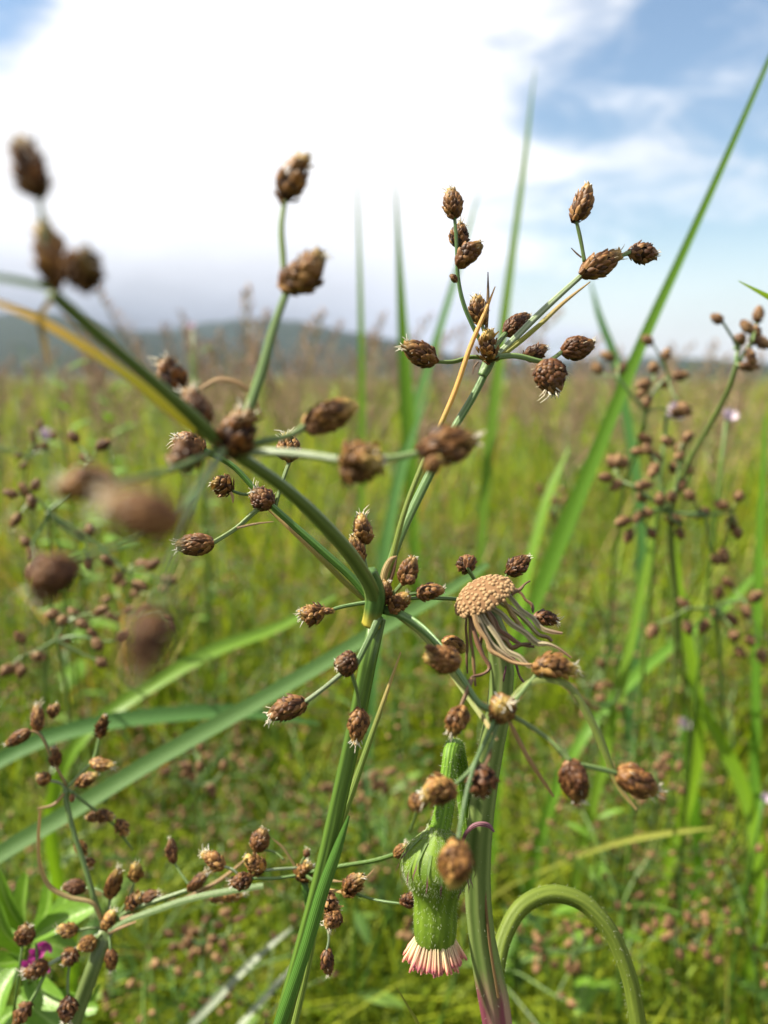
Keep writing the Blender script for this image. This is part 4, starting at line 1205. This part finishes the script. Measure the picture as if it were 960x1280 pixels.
for pts, wd, d0, d1 in (
        ([(36, 1170), (30, 1140), (34, 1092)], 26, 0.162, 0.158), ([(44, 1168), (58, 1140), (63, 1094)], 20, 0.164, 0.165), ([(32, 1165), (12, 1135), (-4, 1085)], 24, 0.160, 0.157), ([(30, 1190), (6, 1165), (-6, 1120)], 26, 0.158, 0.154),
        ([(42, 1172), (75, 1152), (120, 1134)], 28, 0.160, 0.158), ([(30, 1200), (5, 1205), (-30, 1200)], 28, 0.158, 0.150), ([(26, 1205), (4, 1235), (-4, 1275)], 26, 0.157, 0.150), ([(34, 1212), (52, 1240), (80, 1258)], 24, 0.158, 0.152),
        ([(40, 1180), (70, 1182), (96, 1196)], 26, 0.166, 0.168), ([(48, 1165), (80, 1130), (88, 1100)], 20, 0.168, 0.170), ([(30, 1230), (70, 1255), (122, 1262)], 26, 0.160, 0.156), ([(24, 1245), (60, 1275), (95, 1300)], 28, 0.158, 0.152),
        ([(36, 1168), (18, 1150), (10, 1112)], 20, 0.168, 0.172), ([(24, 1250), (112, 1262), (126, 1232)], 22, 0.165, 0.16), ([(20, 1262), (-6, 1282), (-25, 1295)], 26, 0.155, 0.15)):
    c, ds = pathpts(pts, d0, d1)
    c = spline(c, 12)
    s_ = np.linspace(0, 1, 12)
    w = wd * 1.2 * 0.16 / F * np.sin(math.pi * np.clip(s_ * 0.90 + 0.07, 0, 1) ** 1.1) ** 0.6 + 0.0002
    mb = MB()
    tv = c[-1] - c[0]
    side = np.cross(tv, np.array(SUN_DIR) * 0.5 + np.array((0, -0.6, 0.5)))
    side /= np.linalg.norm(side)
    add_strip(mb, c - np.array(lr), w, side, 0.35, rng.random(), cols=7)
    link('leaf', mb.mesh('leaf', MT['leaf']), HB)
fc = P(47, 1192, 0.148)
mb = MB()
add_tube(mb, np.array([(0, 0, -0.001), (0, 0, 0.0), (0, 0, 0.0012)]), np.array([0.0003, 0.0007, 0.0004]), 8)
flw = link('flower', mb.mesh('flower', MT['petal']), HB, fc - lr)
mb = MB()
s_ = np.linspace(0, 1, 6)
add_strip(mb, np.stack([s_ * 0.0017, s_ * 0, 0.0006 * s_ ** 2], 1), 0.0012 * np.sin(math.pi * (0.12 + 0.78 * s_)) ** 0.7, np.array((0, 1, 0)), -0.25, 0.5)
PET = mb.mesh('petal', MT['petal'])
for k, (ox, oy, oz) in enumerate(((0, 0, 0), (-0.0022, 0.0008, -0.003), (0.0012, 0.0005, -0.0026), (0.0018, 0, 0.002))):
    for i in range(5):
        o = link('petal', PET, flw, (ox, oy, oz))
        o.rotation_euler = (math.radians(62 + 12 * k), rng.uniform(-0.4, 0.4), 0)
        o.rotation_mode = 'QUATERNION'
        o.rotation_quaternion = Quaternion((1, 0, 0), math.radians(60 + 10 * k)) @ Quaternion((0, 0, 1), i * 1.2566 + k) @ Quaternion((0, 1, 0), rng.uniform(-0.7, 0.0))
stem(HB, 'flower_stalk', [(47, 1192, 0.148), (44, 1210, 0.15), (32, 1235, 0.16), (26, 1250, 0.168)], 4, 5, 0.15, 0.165, 'tarch')

# ------------------------------------------------------------------ small sedges of the meadow carpet
FARM = [MT['culm'], MT['far_spike']]


def add_blob(mb, p, ax, ln, wd, rnd, seg=6, rows=5):
    ax = ax / (np.linalg.norm(ax) + 1e-12)
    c = np.array([p + ax * ln * t for t in np.linspace(0, 1, rows)])
    r = wd * 0.5 * np.array([0.35, 0.9, 1.0, 0.75, 0.2])
    add_tube(mb, c, r, seg, 0.12, 1.0, rnd, 0.5, 1, cap=True, lobes=3)


def small_sedge(seed, h, seg=6, tsides=4, nray=8):
    r = np.random.default_rng(seed)
    mb = MB()
    lean = r.normal(0, 0.13, 2) * h
    top = np.array([lean[0], lean[1], h])
    cc = spline([(0, 0, -0.002), (lean[0] * 0.3, lean[1] * 0.3, h * 0.5), top], 7)
    add_tube(mb, cc, np.linspace(0.0009, 0.0006, 7), tsides + 1, rnd=r.random())

    def spike(p, d):
        ln = 0.0029 * r.uniform(0.75, 1.25)
        add_blob(mb, p, d + r.normal(0, .25, 3), ln, ln * r.uniform(0.66, 0.82), r.random(), seg)

    for i in range(nray):
        a = i * 6.283 / nray + r.normal(0, .4)
        L = r.uniform(0.012, 0.038)
        d = np.array([math.cos(a), math.sin(a), r.uniform(0.1, 1.3)])
        d /= np.linalg.norm(d)
        e = top + d * L + np.array([0, 0, -L * 0.1])
        add_tube(mb, spline([top, top + d * L * 0.5 + [0, 0, L * 0.06], e], 4), 0.00035, tsides, rnd=r.random(), cap=False)
        for k in range(r.integers(2, 5)):
            dd = d + r.normal(0, 0.55, 3)
            dd /= np.linalg.norm(dd)
            l2 = r.uniform(0.003, 0.011) if k else 0.0005
            if k:
                add_tube(mb, spline([e, e + dd * l2], 3), 0.00026, tsides, rnd=r.random(), cap=False)
            spike(e + dd * l2, dd)
    spike(top, np.array([0.1, 0.1, 1.0]))
    for i in range(4):      # basal leaves
        a = r.random() * 6.283
        hl = h * r.uniform(0.4, 0.95)
        out = r.uniform(0.02, 0.05)
        s = np.linspace(0, 1, 6)
        c = np.stack([math.cos(a) * out * s ** 1.5, math.sin(a) * out * s ** 1.5, hl * (s - 0.25 * s ** 2) - 0.002], 1)
        add_strip(mb, c, 0.0019 * (1 - s ** 2) + 0.0002, np.array([-math.sin(a), math.cos(a), 0]), 0.4, r.random(), 0, 3)
    return mb


HS = (0.085, 0.10, 0.12, 0.14, 0.155, 0.18, 0.21, 0.25)
SMALL = [small_sedge(100 + i, h).mesh('small_sedge', FARM) for i, h in enumerate(HS)]


def hmax(d):
    return 0.095 + 0.16 * min(1.1, max(0.0, d - 0.2))


cnt = 0
placed = []
while cnt < 290:
    d = 0.235 * math.exp(rng.random() * 1.75)
    x = rng.uniform(-0.62, 0.62) * d * 1.0
    if any((x - a) ** 2 + (d - b) ** 2 < (0.011 + 0.012 * d) ** 2 for a, b in placed):
        continue
    k = rng.randrange(8)
    sc = rng.uniform(0.85, 1.15)
    if HS[k] * sc > hmax(d) * 1.12:
        continue
    placed.append((x, d))
    o = link('small_sedge', SMALL[k], None, (x, d, 0))
    o.rotation_euler = (rng.normalvariate(0, .12), rng.normalvariate(0, .12), rng.uniform(0, 6.28))
    o.scale = (sc,) * 3
    tag(o, 'small blurred sedge with brown spikelets in the green meadow carpet behind', 'sedge', 'small sedges of the meadow carpet')
    cnt += 1


def scatter(meshes, n, dmin, dmax, azmax, hfun, name, mats, label):
    """many low plants joined into one mass"""
    data = []
    for me in meshes:
        V = np.concatenate(me.v)
        A = np.concatenate(me.a)
        q = [f for f in me.f]
        data.append((V, A, q, np.array(me.mi)))
    Vs, As, Fs, Ms, off = [], [], [], [], 0
    for i in range(n):
        V, A, q, mi = data[nrg.integers(len(data))]
        d = dmin * math.exp(nrg.random() * math.log(dmax / dmin))
        x = nrg.uniform(-azmax, azmax) * d
        a = nrg.random() * 6.283
        sc = nrg.uniform(0.8, 1.2) * hfun(d)
        R = np.array([[math.cos(a), -math.sin(a), 0], [math.sin(a), math.cos(a), 0], [0, 0, 1]])
        Vs.append(V @ R.T * sc + [x, d, 0])
        A2 = A.copy()
        A2[:, 2] = (A2[:, 2] + nrg.random()) % 1
        As.append(A2)
        Fs.extend([tuple(j + off for j in f) for f in q])
        Ms.extend(mi.tolist())
        off += len(V)
    mb = MB()
    mb.v, mb.a, mb.f, mb.mi = Vs, As, Fs, Ms
    return tag(link(name, mb.mesh(name, mats)), label, None, None, 'stuff')


LOWS = [small_sedge(200 + i, h, 4, 3, 6) for i, h in enumerate((0.12, 0.16, 0.19, 0.22, 0.26))]
scatter(LOWS, 680, 0.27, 5.0, 0.66, lambda d: min(1.12, 0.44 + 0.5 * d), 'sedge_carpet', FARM, 'mass of distant small brown sedges merging into the meadow')


# ------------------------------------------------------------------ meadow grass (one mass)
def grass_mass(name, n, dmin, dmax, azmax, hlo, hhi, wlo, whi, lean, label, hcap=None, rmap=None, per=1, hmin=0.55):
    K = 6
    nc = n // per
    n = nc * per
    dc = dmin * np.exp(nrg.random(nc) * math.log(dmax / dmin))
    xc = nrg.uniform(-azmax, azmax, nc) * dc
    tuft = np.repeat(nrg.random(nc), per)            # every tuft has its own vigour and green
    hue = np.repeat(nrg.random(nc), per)
    dcr, xcr = np.repeat(dc, per), np.repeat(xc, per)
    sig = 0.004 + 0.012 * np.clip(dcr, 0.2, 3)
    d = np.maximum(dcr + nrg.normal(0, 1, n) * sig * (per > 1), dmin * 0.97)
    x = xcr + nrg.normal(0, 1, n) * sig * (per > 1)
    h = nrg.uniform(hlo, hhi, n) * (0.6 + 0.6 * tuft)
    if hcap is not None:
        h = np.minimum(h, hcap(d) * nrg.uniform(hmin, 1.0, n) * (0.7 + 0.45 * tuft))
    ph = nrg.uniform(0, 6.283, n)
    ln = nrg.uniform(0.05, lean, n) * h
    bend = nrg.uniform(0, 0.45, n)
    w = nrg.uniform(wlo, whi, n) * np.clip(d / 1.2, 1, 7) ** 0.8
    rot = ph + math.pi / 2 + nrg.normal(0, 0.6, n)
    s = np.linspace(0, 1, K)
    cx = x[:, None] + (np.cos(ph) * ln)[:, None] * s ** 1.8
    cy = d[:, None] + (np.sin(ph) * ln)[:, None] * s ** 1.8
    cz = h[:, None] * (s - bend[:, None] * s ** 2.5) - 0.002
    ww = w[:, None] * 0.5 * (1 - s ** 2.2) * (0.75 + 0.5 * s) + 0.00008
    sx, sy = np.cos(rot)[:, None] * ww, np.sin(rot)[:, None] * ww
    V = np.empty((n, K, 2, 3))
    V[:, :, 0, 0], V[:, :, 1, 0] = cx - sx, cx + sx
    V[:, :, 0, 1], V[:, :, 1, 1] = cy - sy, cy + sy
    V[:, :, 0, 2] = V[:, :, 1, 2] = cz
    base = (np.arange(n) * K * 2)[:, None] + np.arange(K - 1)[None, :] * 2
    f = np.stack([base, base + 1, base + 3, base + 2], -1).reshape(-1, 4)
    me = bpy.data.meshes.new(name)
    me.vertices.add(n * K * 2)
    me.vertices.foreach_set('co', V.ravel())
    me.loops.add(f.size)
    me.loops.foreach_set('vertex_index', f.ravel().astype(np.int32))
    me.polygons.add(len(f))
    me.polygons.foreach_set('loop_start', np.arange(len(f), dtype=np.int32) * 4)
    me.polygons.foreach_set('loop_total', np.full(len(f), 4, dtype=np.int32))
    me.polygons.foreach_set('use_smooth', np.ones(len(f), bool))
    me.update(calc_edges=True)
    A = np.empty((n, K, 2, 4))
    A[..., 0] = np.array([0, 1])[None, None, :]
    A[..., 1] = s[None, :, None]
    r = nrg.random(n)
    patch = 0.5 + 0.5 * np.sin(x * 9 / np.maximum(d, .5) * 2 + 1.3) * np.sin(np.log(d) * 6 + x * 3)
    r = np.clip(r * 0.45 + hue * 0.38 + patch * 0.12 + 0.05 * np.clip(np.log(d / 0.6), 0, 1.5) + 0.03, 0, 1)
    if rmap is not None:
        r = rmap(r, d)
    A[..., 2] = r[:, None, None]
    A[..., 3] = 1
    at = me.attributes.new('uvr', 'FLOAT_COLOR', 'POINT')
    at.data.foreach_set('color', A.ravel())
    me.materials.append(MT['meadow'])
    return tag(link(name, me), label, None, None, 'stuff')


CAP = lambda d: 0.075 + 0.17 * np.clip(d - 0.2, 0, 1.15)
grass_mass('grass', 66000, 0.20, 45, 0.75, 0.04, 0.30, 0.0008, 0.0024, 1.1, 'dense green meadow grass spreading to the horizon', CAP, per=14)
grass_mass('tall_grass', 14000, 0.45, 16, 0.75, 0.16, 0.46, 0.0012, 0.0034, 0.55, 'sparse taller grass blades standing above the meadow', lambda d: np.where(d < 0.7, 0.12 + 0.30 * np.clip(d - 0.2, 0, 1), 0.27 + 0.065 * np.clip(d, 0.7, 1.6)), per=9, hmin=0.72, rmap=lambda r, d: np.clip((r - 0.5) * 1.7 + 0.52, 0, 1))

grass_mass('wispy_grass', 5200, 0.27, 2.2, 0.7, 0.10, 0.30, 0.0005, 0.0013, 1.6, 'thin pale stems crossing in a tangle over the meadow', lambda d: 0.10 + 0.24 * np.clip(d - 0.2, 0, 0.9), per=3, rmap=lambda r, d: np.clip(0.55 + 0.45 * r, 0, 1))

# low leafy ground cover between the grass
M = Mat('ground_leaf', 0.42, 0.4, 0.3)
MT['gleaf'] = M.color(M.ramp(M.r, [(0, (0.04, 0.09, 0.014)), (0.6, (0.08, 0.17, 0.02)), (1, (0.16, 0.26, 0.045))]))


def ground_leaf(seed):
    r = np.random.default_rng(seed)
    mb = MB()
    for i in range(7):
        a = r.random() * 6.283
        h = r.uniform(0.02, 0.085)
        L = r.uniform(0.006, 0.016)
        s = np.linspace(0, 1, 5)
        up = r.uniform(-0.2, 0.8)
        c = np.stack([math.cos(a) * L * s, math.sin(a) * L * s, h + up * L * s - 0.4 * L * s ** 2], 1)
        add_strip(mb, c, L * 0.36 * np.sin(math.pi * (0.06 + 0.9 * s)) ** 0.8, np.array([-math.sin(a), math.cos(a), 0.0]), 0.3, r.random(), 0, 3)
        add_tube(mb, spline([(0, 0, 0), c[0]], 3), 0.0004, 3, rnd=0.4, cap=False)
    return mb


scatter([ground_leaf(300 + i) for i in range(5)], 140, 0.24, 3.5, 0.66, lambda d: 1.0 + 0.5 * min(d, 2), 'ground_cover', [MT['gleaf']], 'low leafy ground cover between the grass')

# ------------------------------------------------------------------ seeding grasses whose brown heads rise above the horizon
M = Mat('brown_panicle', 0.6, 0.2, 0.25)
MT['panicle'] = M.color(M.ramp(M.math('FRACT', M.math('ADD', M.r, M.rnd)), [(0, (0.24, 0.14, 0.10)), (0.5, (0.36, 0.24, 0.17)), (1, (0.46, 0.34, 0.22))]), (1.1, 1.0, 0.9))


def panicle_meshes(seed):
    r = np.random.default_rng(seed)
    a, b = MB(), MB()
    h = 0.30
    lean = r.normal(0, .07, 2)
    s = np.linspace(0, 1, 8)
    c = np.stack([lean[0] * s ** 2.2, lean[1] * s ** 2.2, h * s], 1)
    add_tube(a, c, np.linspace(0.0011, 0.0004, 8), 5, rnd=r.random())
    for i in range(46):
        t = 0.66 + 0.34 * i / 45
        p = np.array([np.interp(t, s, c[:, k]) for k in range(3)])
        an = i * 2.4
        L = (0.022 * (1 - t) / 0.34 + 0.005) * r.uniform(0.6, 1.2)
        dv = np.array([math.cos(an) * 0.5, math.sin(an) * 0.5, 0.8])
        add_tube(b, spline([p, p + dv * L * 0.5, p + dv * L + [0, 0, -0.1 * L]], 3), 0.0002, 3, rnd=r.random(), cap=False)
        for q in range(3):
            pp = p + dv * L * (0.4 + 0.3 * q)
            add_tube(b, spline([pp, pp + (dv + r.normal(0, .4, 3)) * 0.0016, pp + (dv + r.normal(0, .4, 3)) * 0.0046], 3), np.array([0.0002, 0.0009, 0.0001]), 4, rnd=r.random(), cap=False)
    return a, b


PAN = []
for i in range(5):
    a, b = panicle_meshes(400 + i)
    PAN.append((a, b, a.mesh('stalk', MT['culm']), b.mesh('panicle', MT['panicle'])))
spots = [(225, 378), (262, 392), (300, 385), (330, 405), (205, 400), (285, 410), (350, 395), (400, 410), (430, 400), (470, 395), (170, 425), (140, 440), (95, 432), (250, 425), (315, 425), (375, 428), (420, 432),
         (540, 420), (560, 405), (590, 430), (690, 432), (715, 425), (735, 440), (762, 430), (790, 445), (655, 440), (500, 425), (870, 450), (890, 462), (30, 450), (60, 455), (455, 440), (525, 445), (628, 428)]
for (x, y) in spots + [(x + rng.uniform(-30, 30), y + rng.uniform(0, 30)) for x, y in spots]:
    d = rng.uniform(0.7, 1.6)
    tip = P(x, y, d)
    a, b, ma, mb_ = rng.choice(PAN)
    lean_tip = np.concatenate(a.v)[-1]
    sc = tip.z / 0.30
    rz = rng.uniform(0, 6.28)
    loc = (tip.x, tip.y, 0)
    o = thing('seeding_grass', 'blurred brown seeding grass head rising near the horizon', 'grass', loc, 'brown seeding grasses along the horizon')
    o['kind'] = 'thing'
    o.rotation_euler = (0, 0, rz)
    o.scale = (sc,) * 3
    link('stalk', ma, o)
    link('panicle', mb_, o)
PM = []
for a, b, _, _ in PAN:
    m_ = MB()
    for src, k in ((a, 0), (b, 1)):
        off = m_.n
        V = np.concatenate(src.v)
        m_.add(V, src.f, np.concatenate(src.a), k)
    PM.append(m_)
scatter(PM, 300, 0.9, 7.0, 0.66, lambda d: 0.98, 'seeding_grass_mass', [MT['culm'], MT['panicle']], 'mass of brownish seeding grass in the far meadow')

# ------------------------------------------------------------------ small pale flowers and leafy weeds farther back
M = Mat('pale_pink_petals', 0.5, 0.3, 0.3)
MT['pink'] = M.color(M.mix(M.uvnoise(4, 4), (0.50, 0.40, 0.50), (0.66, 0.58, 0.66)), (1, 0.9, 1))


def small_flower(label, x, y, d, size, tilt):
    c = P(x, y, d)
    rt = ground_under(c, 0.0, 0.02)
    R = thing('pink_flower', label, 'flower', rt, 'small pale pink flowers')
    mb = MB()
    add_tube(mb, spline([(0, 0, -0.003), np.array(c - rt) * 0.6 + [0, 0.004, 0], np.array(c - rt)], 10), np.linspace(0.0009, 0.0006, 10), 6)
    link('stalk', mb.mesh('stalk', MT['culm']), R)
    for i in range(9):
        mb = MB()
        s_ = np.linspace(0, 1, 5)
        add_strip(mb, np.stack([s_ * size, s_ * 0, 0.3 * size * s_ ** 2], 1), size * 0.5 * np.sin(math.pi * (0.12 + 0.8 * s_)), np.array((0, 1, 0)), -0.3, rng.random())
        o = link('petal', mb.mesh('petal', MT['pink']), R, c - rt)
        o.rotation_mode = 'QUATERNION'
        o.rotation_quaternion = Quaternion((0, 1, 0), tilt) @ Quaternion((1, 0, 0), 0.7) @ Quaternion((0, 0, 1), i * 0.698) @ Quaternion((0, 1, 0), -0.6)


small_flower('pale pink flower right of the long leaning blade', 833, 520, 0.26, 0.0052, 0.9)
small_flower('lilac flower beside the leaning stem at the right', 908, 526, 0.27, 0.0042, 0.2)
small_flower('lilac flower head at the left against the hills', 241, 412, 0.45, 0.0042, -0.2)
small_flower('tiny lilac flower low at the right', 852, 908, 0.33, 0.004, 0.3)
small_flower('faint lilac flower at the left edge below the hills', 55, 548, 0.42, 0.006, 0.8)
small_flower('tiny pink flower on the right edge low down', 955, 1000, 0.28, 0.0028, 0.1)


def leafy_weed(label, x, y, d, n, size):
    c = P(x, y, d)
    rt = ground_under(c, 0, 0.01)
    R = thing('leafy_weed', label, 'weed', rt, 'leafy weeds in the meadow')
    hh = c.z
    mb = MB()
    add_tube(mb, spline([(0, 0, -0.003), (0.004, 0, hh * 0.6), np.array(c - rt)], 10), np.linspace(0.0016, 0.0007, 10), 6)
    link('stem', mb.mesh('stem', MT['tarch']), R)
    for i in range(n):
        t = 1 - i / n * 0.6
        a = i * 2.4 + rng.uniform(-.3, .3)
        L = size * (0.45 + 0.6 * i / n) * rng.uniform(0.8, 1.2)
        s_ = np.linspace(0, 1, 8)
        p0 = np.array((0.003, 0, hh * t)) * [1, 1, 1]
        up = 0.9 - 0.6 * i / n
        cc = p0 + np.stack([math.cos(a) * L * s_, math.sin(a) * L * s_, up * L * s_ - 0.5 * L * s_ ** 2], 1)
        mb = MB()
        add_strip(mb, cc, L * 0.34 * np.sin(math.pi * (0.05 + 0.92 * s_)) ** 0.8 + 0.0002, np.array((-math.sin(a), math.cos(a), 0)), 0.35, rng.random())
        link('leaf', mb.mesh('leaf', MT['leaf']), R)


leafy_weed('yellow-green leafy weed at the left edge under the orange bract', 68, 462, 0.46, 16, 0.032)
leafy_weed('leafy weed between the left foreground rays, below the hills', 125, 488, 0.6, 16, 0.036)
leafy_weed('leafy weed below the lilac flower head on the left', 238, 440, 0.5, 10, 0.018)
leafy_weed('bright leafy weed low on the left behind the blurred spikelets', 60, 600, 0.42, 10, 0.02)
leafy_weed('leafy weed low at the right behind the nodding flower', 745, 1040, 0.30, 9, 0.022)

# ------------------------------------------------------------------ hazy air over the meadow and hills
mb = MB()
bx, bz0, bz1 = 3100, -3.0, 230.0
mb.add([(x, y, z) for z in (bz0, bz1) for y in (-bx, bx) for x in (-bx, bx)], [(0, 2, 3, 1), (4, 5, 7, 6), (0, 1, 5, 4), (2, 6, 7, 3), (0, 4, 6, 2), (1, 3, 7, 5)], np.zeros((8, 3)))
hm = bpy.data.materials.new('hazy_air')
hm.use_nodes = True
hm.node_tree.nodes.clear()
ho = hm.node_tree.nodes.new('ShaderNodeOutputMaterial')
hv = hm.node_tree.nodes.new('ShaderNodeVolumePrincipled')
hv.inputs['Color'].default_value = (0.55, 0.71, 1.0, 1)
hv.inputs['Density'].default_value = 0.00005
hv.inputs['Anisotropy'].default_value = 0.2
hm.node_tree.links.new(hv.outputs[0], ho.inputs['Volume'])
tag(link('haze', mb.mesh('haze', hm, False)), 'thin blue haze in the air towards the hills', None, None, 'stuff')
